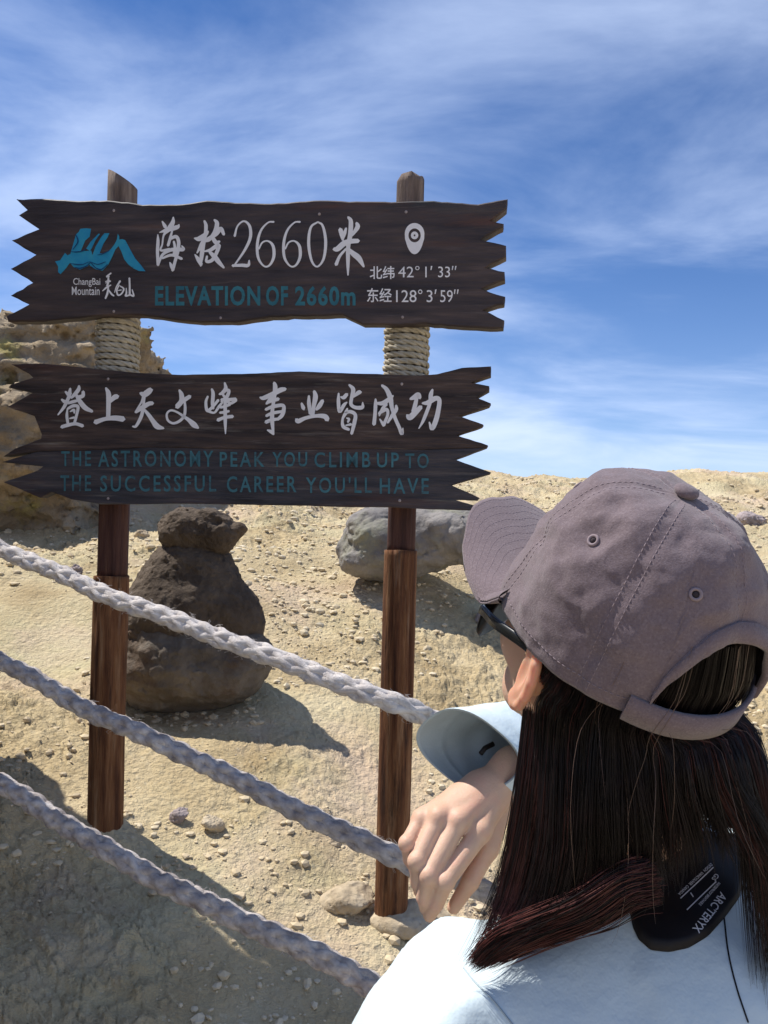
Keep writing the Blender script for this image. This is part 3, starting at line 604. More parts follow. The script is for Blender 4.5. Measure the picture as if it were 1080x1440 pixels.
gong = [[(655,210,3.5),(700,190,7.5),(730,170,7),(745,200,5)], [(715,200,5),(700,270,6),(680,330,5)], [(625,365,4.5),(650,385,8),(700,340,8),(755,285,6)], [(865,120,3),(850,170,6),(840,250,5),(800,360,5),(770,430,4),(735,490,1.5)], [(770,250,3),(820,245,6.5),(890,205,7),(930,220,6),(920,320,6.5),(895,420,7),(860,490,6),(835,430,2)]]
for lst, fp in ((deng, zC), (shang, zC), (tian, zD), (wen, zD), (feng, zD), (shi, zE), (ye, zE), (jie, zE), (cheng, zF), (gong, zF)): put('brush_character', brush(lst, fp), M_white, b2)
M_teal2 = mat('very_faded_teal_paint', [(.04, .12, .15), (.07, .20, .235)], scale=24, rough=.7, bump=.3, bscale=120, dist=.001, extra=flaked(.54, .70, (.055, .05, .055)))
for body, x0, x1, ya, yb in (('THE', 86, 128, 633, 655), ('ASTRONOMY', 138, 300, 632, 656), ('PEAK', 309, 372, 634, 656), ('YOU', 383, 432, 634, 656), ('CLIMB', 442, 521, 634, 657), ('UP', 530, 561, 635, 657), ('TO', 570, 603, 636, 658),
                         ('THE', 85, 128, 667, 690), ('SUCCESSFUL', 141, 304, 667, 691), ('CAREER', 319, 417, 668, 692), ("YOU'LL", 430, 523, 669, 693), ('HAVE', 534, 603, 671, 694)):
    t_ = put('teal_word', flat_text(body, x0, ya+1.5, x1, yb+.5, M_teal2, b3, bold=.014, off=.0004, sp=1.3), M_teal2, b3); t_['kind'] = 'stuff'
# nail heads
for par, lst in ((b1, [(160, 296), (160, 438), (571, 298), (566, 446), (310, 447), (449, 301)]), (b2, [(152, 533), (565, 540)]), (b3, [(152, 701), (562, 704)])):
    for x, y in lst:
        u, z = S(x, y, .0); V_, F_ = sphere(np.zeros(3), 1, 8, 5); V_ = np.array(V_)
        c = W3(u, z, .000); V_ = c+V_[:, :1]*DX*.0042+V_[:, 1:2]*NF*.002+V_[:, 2:3]*np.array([0, 0, .0042])
        adopt(newmesh('nail_head', V_, F_, M_stone_grey), par)
# posts ---------------------------------------------------------------------
def post(px_top, py_top, px_bot, py_bot, r, notch_py, w_lab, seed, flat_top):
    """round post; above notch_py its front is cut back to a narrower, darker seat for the boards"""
    uB, zB = S(px_bot, py_bot, -.09); uT, zT = S(px_top, py_top, -.09); uN, zN = S(px_bot+(px_top-px_bot)*(py_bot-notch_py)/(py_bot-py_top), notch_py, -.09)
    zB -= .25; k = 40
    rs = np.random.default_rng(seed); prof = 1+.05*np.array([vnoise(np.array([[math.cos(a)*1.6, math.sin(a)*1.6, seed]]), 3)[0] for a in np.arange(k)*2*np.pi/k])
    def column(z0, z1, rr, nz, cy_, front_cut=None, tip=None):
        V = []; Fc = []
        for i in range(nz+1):
            z = z0+(z1-z0)*i/nz; f = (z-zB)/(zT-zB); u = uB+(uT-uB)*f
            for j in range(k):
                a = 2*math.pi*j/k
                rad_ = rr*prof[j]*(1+.03*vnoise(np.array([[z*3, math.cos(a)*2, math.sin(a)*2+seed]]), 9)[0]+.012*vnoise(np.array([[z*1.5, a*9, seed]]), 4)[0])
                for cr in crk:
                    da = abs((a-cr[0]-.25*math.sin(z*3+cr[1])+math.pi) % (2*math.pi)-math.pi)
                    if da < .16 and cr[2] < f < cr[3]: rad_ -= rr*.10*(1-da/.16)
                c_ = math.cos(a)*rad_; d_ = math.sin(a)*rad_    # a = -90deg faces viewer
                if front_cut is not None: d_ = max(d_, -front_cut)
                zz_ = z
                if i == nz and tip: zz_ = z+tip(c_/rr, d_/rr)
                V.append(O0+DX*(u+c_)-NF*(.09+cy_+d_)+np.array([0, 0, zz_]))
        for i in range(nz):
            for j in range(k): Fc.append((i*k+j, i*k+(j+1) % k, (i+1)*k+(j+1) % k, (i+1)*k+j))
        Fc.append(tuple(nz*k+j for j in range(k))); Fc.append(tuple(range(k))[::-1])
        return V, Fc
    crk = [(-1.9+rs.random()*.3, rs.random()*6, .0, .75), (-1.05, rs.random()*6, .1, .62), (-.4, 1, .3, 1)]
    m1 = MB(); m1.add(*column(zB, zN, r, 70, 0, tip=lambda a, b: -.004*abs(a))); low = adopt(m1.build('post', M_post), sign); low['label'] = w_lab
    m2 = MB(); m2.add(*column(zN-.01, S(px_top, 470, -.09)[1], r*.86, 26, .006, front_cut=r*.66)); up = adopt(m2.build('notched_section', M_post_dark), low)
    m3 = MB(); m3.add(*column(S(px_top, 470, -.09)[1], zT, r*.84, 30, .006, tip=flat_top)); tp = adopt(m3.build('post_top', M_post_top), low)
    # rope wrap between the boards
    z0 = S(px_top, 540, -.09)[1]; z1 = S(px_top, 432, -.09)[1]; f = ((z0+z1)/2-zB)/(zT-zB); u = uB+(uT-uB)*f
    rw = .0562; rr_ = .0088; pitch = .0172; turns = (z1-z0)/pitch; nst = int(turns*44); t = np.linspace(0, turns*2*np.pi, nst)
    ctr = O0-NF*.094+DX*(u+.0); wob = .0016*np.sin(t*.37+seed)+.001*np.sin(t*1.7)
    cl = ctr+np.cos(t)[:, None]*(rw+wob)[:, None]*DX+np.sin(t)[:, None]*(rw+wob)[:, None]*NF+np.array([0, 0, 1.0])*(z0+t/(2*np.pi)*pitch+.0012*np.sin(t*.8))[:, None]
    T, A, B = frames(cl); V_ = []; mw = MB()
    for s_ in range(3):
        ph = t*rw/.0125+s_*2*np.pi/3
        st = cl+.0043*(np.cos(ph)[:, None]*A+np.sin(ph)[:, None]*B); mw.add(*tube(st, .0050, 6))
    wr = adopt(mw.build('rope_wrap', M_wrap), low); wr['label'] = 'coils of pale hemp rope binding the post between the boards'
post(170.5, 262, 146.5, 1180, .0500, 808, 'left red-brown sign post', 3, lambda a, b: .022-.024*a-.004*b)
post(577.5, 252, 551.5, 1246, .0470, 772, 'right red-brown sign post', 8, lambda a, b: .006-.012*(abs(a) < .12)-.010*abs(a)+.005*math.sin(a*9))

# ------------------------------------------------------------------ rope fence
def rope_d(px): return 1/(.69+.183*px/550)
def braid(name, pix, m, rad_, label, seed, push=0.0):
    """eight-strand plaited rope through the given photo pixels"""
    pl = [P(x, y, rope_d(x)+push*min(1, max(0, (x-540)/90))) for x, y in pix]; q = spline(pl, 400)
    seg = np.r_[0, np.cumsum(np.linalg.norm(np.diff(q, axis=0), axis=1))]; L_ = seg[-1]; n_ = int(L_/.0036)
    t = np.linspace(0, L_, n_); c = np.stack([np.interp(t, seg, q[:, i]) for i in range(3)], 1)
    c += .0012*np.stack([np.sin(t*23+seed), np.sin(t*17), np.sin(t*29+seed*2)], 1)
    T, A, B = frames(c); lay = .165; mb = MB()
    for dr in (1, -1):
        for s_ in range(4):
            ph = dr*2*np.pi*t/lay+s_*np.pi/2+(np.pi/4 if dr < 0 else 0)
            rr_ = rad_*.56+rad_*.06*np.cos(4*ph-(0 if dr > 0 else np.pi))*1.0+ (rad_*.085*np.sin(8*np.pi*t/lay+s_*np.pi+(0 if dr > 0 else np.pi)))
            st = c+rr_[:, None]*(np.cos(ph)[:, None]*A+np.sin(ph)[:, None]*B)
            mb.add(*tube(st, rad_*.46*(1+.07*np.sin(8*np.pi*t/lay+s_)), 7))
    mb.add(*tube(c, rad_*.72, 10))
    # stray fuzz fibres
    rs = np.random.default_rng(seed)
    for _ in range(1100):
        i = rs.integers(3, n_-3); a = rs.random()*6.28; dv = np.cos(a)*A[i]+np.sin(a)*B[i]; l = rs.uniform(.003, .012)
        p0 = c[i]+dv*rad_*.9; p1 = p0+dv*l*.5+T[i]*l*rs.uniform(-1, 1); p2 = p1+T[i]*l*rs.uniform(-.8, .8)+dv*l*.15
        mb.add(*tube([p0, p1, p2], [.00035, .0003, .00012], 3, False))
    return tag(mb.build(name, m), label, 'rope', 'ropes of the fence')
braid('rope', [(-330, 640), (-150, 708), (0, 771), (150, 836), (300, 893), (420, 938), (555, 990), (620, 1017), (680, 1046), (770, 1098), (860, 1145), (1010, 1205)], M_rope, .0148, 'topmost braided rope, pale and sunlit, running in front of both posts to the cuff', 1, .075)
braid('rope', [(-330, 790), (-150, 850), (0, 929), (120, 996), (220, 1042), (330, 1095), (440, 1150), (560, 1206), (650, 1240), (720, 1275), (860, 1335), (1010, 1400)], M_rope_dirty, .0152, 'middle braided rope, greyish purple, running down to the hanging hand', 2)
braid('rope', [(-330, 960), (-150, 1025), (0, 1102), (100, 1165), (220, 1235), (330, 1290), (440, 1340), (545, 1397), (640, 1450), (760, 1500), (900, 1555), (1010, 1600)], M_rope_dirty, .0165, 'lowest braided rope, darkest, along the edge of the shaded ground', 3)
for px, lab in ((-345, 'round rope-fence post standing left of the shaded ground'), (1018, 'round rope-fence post standing in front of the woman')):
    d = rope_d(px); top = P(px, 600 if px < 0 else 1120, d); x, y = float(top[0]), float(top[1]); z0 = gz(x, y)-.1; n_ = 30
    mb = MB(); zz_ = np.linspace(z0, top[2]+.05, n_); mb.add(*tube(np.stack([np.full(n_, x), np.full(n_, y+.035), zz_], 1), .042+.002*np.sin(zz_*9), 18)); tag(mb.build('fence_post', M_post), lab, 'post', 'posts of the rope fence')

# ------------------------------------------------------------------ the person
HR = np.array([[-.4225, -.8816, .2104], [.7488, -.4704, -.467], [.5107, -.0398, .8589]])   # columns: forward, left, up
HT = np.array([.1812, .62, 1.5127])
def H(f, l, u): return HT+HR@np.array([f, l, u], float)
def Hs(a): return HT+np.asarray(a, float)@HR.T
person = empty('person'); person.location = (.25, .66, .02)
tag(person, 'woman in mauve cap and pale blue jacket leaning on the rope fence', 'person')
def toperson(o, par=None): return adopt(o, par or person)

# head, neck
def head(p):
    q = (p-HT)@HR       # head coordinates
    d = s_ell(q, (-.006, 0, .014), (.080, .070, .080))
    d = smin(d, s_ell(q, (.024, 0, -.038), (.058, .053, .066)), .03)       # face
    d = smin(d, s_ell(q, (.060, 0, -.098), (.022, .022, .02)), .03)       # chin
    d = smin(d, s_cap(q, (-.008, .047, -.052), (.05, .016, -.104), .012, .012), .03)
    d = smin(d, s_cap(q, (-.008, -.047, -.052), (.05, -.016, -.104), .012, .012), .03)
    d = smin(d, s_cap(q, (.078, 0, -.02), (.096, 0, -.050), .007, .010), .012)   # nose
    for s_ in (1, -1):
        d = smin(d, s_ell(q, (.087, s_*.010, -.055), (.009, .008, .006)), .006)
        d = smax(d, -s_ell(q, (.092, s_*.032, -.024), (.014, .016, .011)), .012)
        d = smin(d, s_ell(q, (.071, s_*.032, -.025), (.011, .013, .010)), .003)
        d = smin(d, s_ell(q, (.052, s_*.036, -.048), (.022, .018, .016)), .02)
    d = smin(d, s_ell(q, (.080, 0, -.072), (.009, .020, .0042)), .006); d = smin(d, s_ell(q, (.078, 0, -.080), (.009, .017, .0048)), .006)
    d = smin(d, s_cap(p, H(-.02, 0, -.07), NECK, .048, .050), .03)
    return d
C7 = np.array([.25, .665, 1.285]); NECK = np.array([.245, .715, 1.28])
V1, F1_ = nets(head, H(0, 0, -.06)-np.array([.17, .17, .19]), H(0, 0, -.06)+np.array([.17, .17, .20]), .0026)
def ear(p, s_=1):
    q = (p-HT)@HR; q = q*np.array([1, s_, 1])
    q = q-np.array([-.008, .079, -.026])
    c, s2 = math.cos(.42), math.sin(.42)          # flares outwards from the skull
    qf = q[..., 0]*c-q[..., 1]*s2; ql = q[..., 0]*s2+q[..., 1]*c; qq = np.stack([qf, ql, q[..., 2]], -1)
    d = s_ell(qq, (0, .003, 0), (.0155, .0055, .027)); d = smin(d, s_ell(qq, (.006, -.006, -.002), (.010, .010, .018)), .006); d = smax(d, -s_ell(qq, (.003, .010, .004), (.009, .006, .016)), .003)
    d = smin(d, s_ell(qq, (.004, .004, -.024), (.008, .005, .008)), .005)
    a = np.linspace(.6, 5.2, 9)
    for i in range(8):
        p0 = (.0140*math.cos(a[i]), .005, .0255*math.sin(a[i])); p1 = (.0140*math.cos(a[i+1]), .005, .0255*math.sin(a[i+1]))
        d = smin(d, s_cap(qq, p0, p1, .0029, .0029), .003)
    return d
# hand, wrist and forearm
HJ = {'fa': (800, 1068, 1.085), 'wr': (696, 1098, 1.02)}
MCP = [(594, 1152, .990), (617, 1149, .980), (645, 1154, .975), (676, 1168, .978)]
PIP = [(573, 1186, .962), (587, 1211, .946), (603, 1232, .937), (626, 1240, .936)]
DIP = [(577, 1208, .972), (588, 1240, .958), (597, 1262, .950), (613, 1270, .947)]
TIP = [(583, 1222, .988), (591, 1254, .975), (599, 1277, .968), (604, 1287, .962)]
fr = [(.0098, .0092, .0084, .0072), (.0106, .0100, .0090, .0078), (.0110, .0104, .0093, .0080), (.0112, .0104, .0092, .0078)]
def hand(p):
    w = P(*HJ['wr']); f_ = P(*HJ['fa'])
    w2_ = P(722, 1081, 1.035)
    d = s_cap(p, f_, w2_, .031, .0255); d = smin(d, s_cap(p, w2_, P(686, 1110, 1.016), .0245, .023), .015)
    for i in range(4):
        m_ = P(*MCP[i]); st = P(*[(668, 1106, 1.022), (678, 1106, 1.018), (690, 1108, 1.015), (702, 1116, 1.015)][i])
        d = smin(d, s_cap(p, st, m_, .0165, .0118), .012)
    d = smin(d, s_cap(p, P(644, 1126, 1.012), P(668, 1148, 1.0), .014, .016), .012)
    fing = None
    for i in range(4):
        a, b, c, e = P(*MCP[i]), P(*PIP[i]), P(*DIP[i]), P(*TIP[i]); r_ = fr[i]
        x = s_cap(p, a, b, r_[0]*1.12, r_[1]); x = smin(x, s_cap(p, b, c, r_[1], r_[2]), .0035); x = smin(x, s_cap(p, c, e, r_[2], r_[3]), .003)
        x = smin(x, s_ell(p, b+np.array([-.001, -.001, 0]), (r_[1]*1.05,)*3), .003)
        fing = x if fing is None else smin(fing, x, .0018)
    d = smin(d, fing, .009)
    th_ = s_cap(p, P(704, 1126, 1.03), P(686, 1192, .99), .017, .0135); th_ = smin(th_, s_cap(p, P(686, 1192, .99), P(661, 1240, .970), .0125, .0105), .006); th_ = smin(th_, s_cap(p, P(661, 1240, .970), P(638, 1276, .970), .0103, .0078), .004)
    d = smin(d, th_, .005)
    # tendons and knuckle bumps
    for i in range(4): d = smin(d, s_ell(p, P(MCP[i][0], MCP[i][1], MCP[i][2]-.006), (.0085, .008, .0085)), .007)
    for i in range(4):
        st = P(*[(672, 1110, 1.012), (680, 1110, 1.008), (690, 1112, 1.005), (698, 1120, 1.005)][i]); d = smin(d, s_cap(p, st+np.array([0, -.006, 0]), P(MCP[i][0], MCP[i][1], MCP[i][2]-.0045), .0045, .0055), .008)
    return d
lo = P(560, 1300, 1.0)-.02; hi = P(815, 1040, 1.0)+.03
V2, F2_ = nets(hand, (lo[0], .89, lo[2]), (hi[0], 1.13, hi[2]), .0017)
# hidden trunk, legs and the other arm, coarse
SHL, SHR = np.array([.105, .635, 1.205]), np.array([.43, .715, 1.225])
ELR, ELL = np.array([.385, .985, 1.262]), np.array([-.03, .70, .985])
HIP = np.array([.30, .62, .88])
def trunk(p):
    d = s_cap(p, NECK, np.array([.27, .66, 1.1]), .05, .09); d = smin(d, s_cap(p, SHL, SHR, .045, .045), .06); d = smin(d, s_ell(p, HIP, (.15, .10, .12)), .1); d = smin(d, s_cap(p, np.array([.27, .66, 1.1]), HIP, .11, .11), .08)
    d = smin(d, s_cap(p, SHR, ELR, .042, .035), .03); d = smin(d, s_cap(p, SHL, ELL, .042, .035), .03); d = smin(d, s_cap(p, ELR, P(790, 1070, 1.08), .034, .029), .02)
    d = smin(d, s_cap(p, ELL, np.array([-.0, .93, .90]), .034, .024), .02)
    return d
V3, F3_ = nets(trunk, (-.12, .48, .72), (.56, 1.12, 1.36), .009)
def legs(p):
    d = None
    for s_ in (1, -1):
        h_ = HIP+np.array([.085*s_, .02*s_, -.05]); k_2 = h_+np.array([.0, .05, -.40]); a_ = k_2+np.array([0, -.02, -.40]); a_[2] = max(a_[2], .10)
        e = smin(s_cap(p, h_, k_2, .085, .055), s_cap(p, k_2, a_, .052, .036), .03); d = e if d is None else smin(d, e, .03)
    return smin(d, s_ell(p, HIP, (.16, .11, .11)), .06)
V4, F4_ = nets(legs, (.05, .42, .04), (.55, .82, 1.02), .012)
Ve, Fe = nets(ear, H(-.008, .082, -.026)-.045, H(-.008, .082, -.026)+.045, .0013)
Ve2, Fe2 = nets(lambda p: ear(p, -1), H(-.008, -.082, -.026)-.045, H(-.008, -.082, -.026)+.045, .002)
# second hand on the lowest rope, outside the picture: the same fingers, coarser
def hand2(p):
    w = np.array([-.0, .93, .90]); d = s_cap(p, w, w+np.array([-.01, .07, -.01]), .022, .024)
    for i in range(4):
        a = w+np.array([-.035+.021*i, .09, -.012]); b = a+np.array([-.002, .035, -.012]); c = b+np.array([0, .008, -.028])
        d = smin(d, smin(s_cap(p, a, b, .0095, .0085), s_cap(p, b, c, .0085, .007), .003), .006)
    a = w+np.array([.03, .04, -.01]); return smin(d, s_cap(p, a, a+np.array([.02, .05, -.02]), .011, .008), .01)
V5, F5_ = nets(hand2, (-.08, .90, .81), (.08, 1.10, .95), .003)
Vs = [V1, V2, V3, Ve, Ve2, V5]; Fs = [F1_, F2_, F3_, Fe, Fe2, F5_]; off = np.cumsum([0]+[len(v) for v in Vs])
mi_ = np.concatenate([np.full(len(f), 1 if i in (3, 4) else 0) for i, f in enumerate(Fs)])
body = newmesh('body', np.concatenate(Vs), np.concatenate([f+o for f, o in zip(Fs, off)]), mats=[M_skin, M_ear], midx=mi_); toperson(body)
tr = newmesh('trousers', V4, F4_, M_trouser); toperson(tr)
for s_ in (1, -1):
    c = np.array([HIP[0]+.085*s_, .66+.02*s_, .06]); Vv, Ff = nets(lambda p: smax(s_ell(p, c+np.array([0, .05, .0]), (.045, .13, .055)), -(p[..., 2]-.02), .01), c-np.array([.08, .13, .08]), c+np.array([.08, .24, .09]), .008)
    toperson(newmesh('shoe', Vv, Ff, M_shoe))
# finger nails that can be seen
for i, (px, py, d_) in enumerate([(605, 1284, .955)]):
    Vn, Fn = sphere(np.zeros(3), 1, 12, 8); Vn = np.array(Vn)*np.array([.0050, .0016, .0062])+P(px, py, d_); toperson(newmesh('fingernail', Vn, Fn, M_nail), body)

JF = [(P(*a), P(*b), w_, m_) for a, b, w_, m_ in [((700, 1362, .58), (800, 1440, .55), .007, .006), ((740, 1330, .58), (880, 1430, .54), .008, .005), ((690, 1410, .56), (790, 1425, .55), .005, .005), ((880, 1400, .54), (960, 1440, .53), .008, .004), ((1000, 1350, .55), (960, 1440, .54), .007, .004),
      ((600, 1380, .60), (560, 1440, .60), .006, .006), ((640, 1390, .58), (600, 1440, .58), .006, .005), ((820, 1320, .57), (850, 1390, .55), .006, .004)]]
# jacket ---------------------------------------------------------------------
def jacket(p):
    d = s_cap(p, SHL+np.array([.02, .0, .0]), SHR, .058, .062)
    d = smin(d, s_ell(p, np.array([.26, .665, 1.20]), (.165, .105, .115)), .06)
    d = smin(d, s_cap(p, C7+np.array([.0, .02, -.03]), C7+np.array([.0, .03, .005]), .075, .062), .05)       # collar base
    d = smin(d, s_cap(p, np.array([.265, .655, 1.12]), np.array([.295, .63, .86]), .145, .15), .09)
    d = smin(d, s_cap(p, SHR, ELR, .066, .058), .035)
    d = smin(d, s_cap(p, ELR, P(850, 1078, 1.085), .058, .050), .03)
    la = s_cap(p, SHL+np.array([-.035, .012, .006]), ELL, .066, .056); c_k = P(636, 1344, .64)
    la = smax(la, (p-c_k)@nrm(np.cross(P(518, 1452, .64)-c_k, (-.12, 1, .05))*-1), .006); la = smax(la, (p-c_k)@nrm(np.cross(P(728, 1368, .62)-c_k, (0, 1, .10))), .008); la = smin(la, s_cap(p, ELL, np.array([-.0, .90, .91]), .054, .045), .02)
    d = smin(d, la, .010)
    d = smin(d, s_ell(p, np.array([.31, .655, .83]), (.165, .135, .10)), .08)
    near = np.abs(d) < .03; q = p[near]
    A_ = .004*np.abs(fbm(q*np.array([9, 9, 6]), 2, 70))+.0028*fbm(q*22, 2, 71)
    sd = nrm((ELL-SHL)); A_ = A_+.004*np.abs(vnoise(np.stack([q@sd*28, q@np.cross(sd, (0, 0, 1))*7, q[..., 2]*7], -1), 72))*np.clip((.14-q[..., 0])/.08, 0, 1)
    for (ax_p, bx_p, wd, am) in JF:
        ab = bx_p-ax_p; tt = np.clip((q-ax_p)@ab/(ab@ab), 0, 1); dd = np.linalg.norm(q-ax_p-tt[:, None]*ab, axis=1); A_ = A_+am*np.sin(np.pi*np.clip(tt, .02, .98))*(np.exp(-(dd/wd)**2)-.8*np.exp(-((dd-wd*1.8)/wd)**2))
    d[near] = d[near]-A_
    d = smax(d, -s_cap(p, NECK+np.array([0, .02, .05]), NECK+np.array([0, .04, .2]), .05, .08), .01)
    return d
Vj, Fj = nets(jacket, (-.15, .44, .72), (.58, 1.10, 1.36), .0046)
jk = newmesh('jacket', Vj, Fj, M_jacket); 
bv = BVHTree.FromPolygons([tuple(v) for v in Vj], [tuple(f) for f in Fj.tolist()])
toperson(jk)
def cast(px, py, lift=.003, dflt=.585):
    dr = Vector(P(px, py, 1.0)-CAM); dr.normalize(); h_ = bv.ray_cast(Vector(CAM), dr)
    if h_[0] is None: return P(px, py, dflt), None
    n_ = h_[1]; n_ = n_ if n_.dot(dr) < 0 else -n_
    return np.array(h_[0]+n_*lift), np.array(n_)
# near cuff of the far arm
c0 = P(656, 1056, 1.015); Mj = (P(712, 1104, 1.0)-P(600, 1010, 1.035))/2; Mn = P(617, 1085, 1.055)-P(656, 1056, 1.015); Mn = Mn*1.0
c1 = P(745, 1062, 1.05); c2 = P(850, 1078, 1.085)
ax_ = nrm(c2-c0); Aj = nrm(Mj-ax_*(Mj@ax_)); Bn = np.cross(ax_, Aj); Bn = Bn if Bn@Mn > 0 else -Bn
ringsO = []; k = 64; th = np.arange(k)*2*np.pi/k
for t in np.linspace(0, 1, 70):
    cc = (1-t)**2*c0+2*t*(1-t)*c1+t*t*c2; w_ = max(0, 1-t*2.2); 
    a_ = Mj*w_+Aj*.066*(1-w_); b_ = Mn*w_+Bn*.060*(1-w_)
    ph = 6*t
    fold = 1+.045*np.sin(3*th+ph*2)*min(1, t*2.2)+.03*np.sin(5*th-ph*3)*min(1, t*2.5)+.022*np.sin(26*t+3*th)*min(1, max(0, t-.12)*5)+.012*np.sin(44*t-2*th)*min(1, max(0, t-.12)*5)-.022*math.exp(-((t-.125)/.012)**2)-.015*math.exp(-(t/.008)**2)
    sq = (np.abs(np.cos(th))**2.6+np.abs(np.sin(th))**2.6)**(-1/2.6)
    ringsO.append(cc+(np.cos(th)*sq*fold)[:, None]*a_+(np.sin(th)*sq*fold)[:, None]*b_)
ro = np.array(ringsO); ctrs = ro.mean(1, keepdims=True); ri = ctrs+(ro-ctrs)*.955
Fo = []; nR = len(ro); nI = len(ri)
for i in range(nR-1):
    for j in range(k): Fo.append((i*k+j, i*k+(j+1) % k, (i+1)*k+(j+1) % k, (i+1)*k+j))
sleeve = newmesh('sleeve', ro.reshape(-1, 3), Fo, M_jacket); toperson(sleeve, jk)
Fi = [(j, (j+1) % k, k+(j+1) % k, k+j) for j in range(k)]
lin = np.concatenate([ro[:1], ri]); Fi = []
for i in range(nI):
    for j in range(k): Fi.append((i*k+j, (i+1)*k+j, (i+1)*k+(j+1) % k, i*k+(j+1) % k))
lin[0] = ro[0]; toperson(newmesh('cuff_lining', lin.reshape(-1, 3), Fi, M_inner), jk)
# cuff tab seen inside the opening
tb, tf = tube([P(676, 1060, 1.03), P(682, 1052, 1.035), P(694, 1046, 1.04)], .0032, 8); toperson(newmesh('cuff_tab', tb, tf, M_black), jk)
# black neck lining folded out over the back
LP = [(860,1205),(900,1180),(960,1168),(1040,1175),(1045,1230),(1040,1262),(1020,1290),(995,1318),(968,1334),(940,1340),(915,1337),(898,1322),(890,1305),(886,1285),(872,1272),(858,1250)]
cxp, cyp = 952, 1255; rings = []; 
dense = []
for i in range(len(LP)):
    a = np.array(LP[i], float); b = np.array(LP[(i+1) % len(LP)], float)
    for j in range(6): dense.append(a+(b-a)*j/6)
dense = np.array(dense); dense = (np.roll(dense, 1, 0)+dense*2+np.roll(dense, -1, 0))/4
V_ = [cast(cxp, cyp, .007)[0]]; F_ = []; K = len(dense); ns = 12
for s_ in range(1, ns+1):
    for d_ in dense: q = np.array([cxp, cyp])+(d_-np.array([cxp, cyp]))*s_/ns; V_.append(cast(q[0], q[1], .007 if s_ < ns else .001)[0])
for j in range(K): F_.append((0, 1+(j+1) % K, 1+j))
for s_ in range(ns-1):
    for j in range(K): a = 1+s_*K; F_.append((a+j, a+(j+1) % K, a+K+(j+1) % K, a+K+j))
nl = newmesh('neck_lining', V_, F_, M_black); toperson(nl, jk)
bvl = BVHTree.FromPolygons([tuple(v) for v in V_], F_)
def castl(px, py, lift=.0006):
    dr = Vector(P(px, py, 1.0)-CAM); dr.normalize(); h_ = bvl.ray_cast(Vector(CAM), dr)
    if h_[0] is None: return cast(px, py, .008)[0]
    n_ = h_[1]; n_ = n_ if n_.dot(dr) < 0 else -n_
    return np.array(h_[0]+n_*lift)
def text_on(body_, p0, p1, hgt, side):
    """lettering along p0->p1 (photo px design coordinates) laid on the lining"""
    cu = bpy.data.curves.new('t', 'FONT'); cu.body = body_; cu.size = 1; cu.resolution_u = 2; cu.offset = .01
    ob = bpy.data.objects.new('t', cu); COL.objects.link(ob); dg = bpy.context.evaluated_depsgraph_get(); dg.update()
    me = bpy.data.meshes.new_from_object(ob.evaluated_get(dg)); bpy.data.objects.remove(ob)
    V = np.array([v.co for v in me.vertices]); Fc = [tuple(p.vertices) for p in me.polygons]; bpy.data.meshes.remove(me)
    x0, x1, y0, y1 = V[:, 0].min(), V[:, 0].max(), V[:, 1].min(), V[:, 1].max(); p0 = np.array(p0, float); p1 = np.array(p1, float); dv = p1-p0; up = np.array([-dv[1], dv[0]]); up = up/np.linalg.norm(up)*hgt*side
    out = [castl(*(p0+dv*(v[0]-x0)/(x1-x0)+up*(v[1]-y0)/(y1-y0))) for v in V]
    return out, Fc
mp_ = MB()
mp_.add(*text_on("ARC'TERYX", (1013, 1254), (973, 1306), 13, -1))
mp_.add(*text_on('WATERPROOF BREATHABLE', (1010, 1240), (982, 1272), 4.5, -1))
mp_.add(*text_on('DESIGN  VANCOUVER  CANADA', (999, 1214), (953, 1257), 4.5, -1))
mp_.add(*text_on('GS', (1006, 1228), (1000, 1236), 7, -1))
for a, b_ in (((1003, 1220), (957, 1264)), ((1007, 1240), (966, 1280)), ((971, 1256), (975, 1262))):
    a = np.array(a, float); b_ = np.array(b_, float); nv = np.array([-(b_-a)[1], (b_-a)[0]]); nv = nv/np.linalg.norm(nv)*.8; V_ = []; F_ = []
    for i in range(9): q = a+(b_-a)*i/8; V_ += [castl(*(q-nv)), castl(*(q+nv))]
    for i in range(8): F_.append((2*i, 2*i+1, 2*i+3, 2*i+2))
    mp_.add(V_, F_)
toperson(mp_.build('white_print', M_print, smooth=False), jk)
# seams on the jacket
def seam(pix, r_=.0009, m=M_inner, name='seam'):
    q = [cast(x, y, .0004)[0] for x, y in spline(np.array(pix, float), 60)]; v_, f_ = tube(q, r_, 5); toperson(newmesh(name, v_, f_, m), jk)
seam([(1018, 1290), (1024, 1340), (1036, 1390), (1052, 1438)], .0006, M_black, 'loose_hair')
seam([(652, 1362), (668, 1382), (694, 1408), (722, 1442)], .0007, M_inner, 'sleeve_seam')
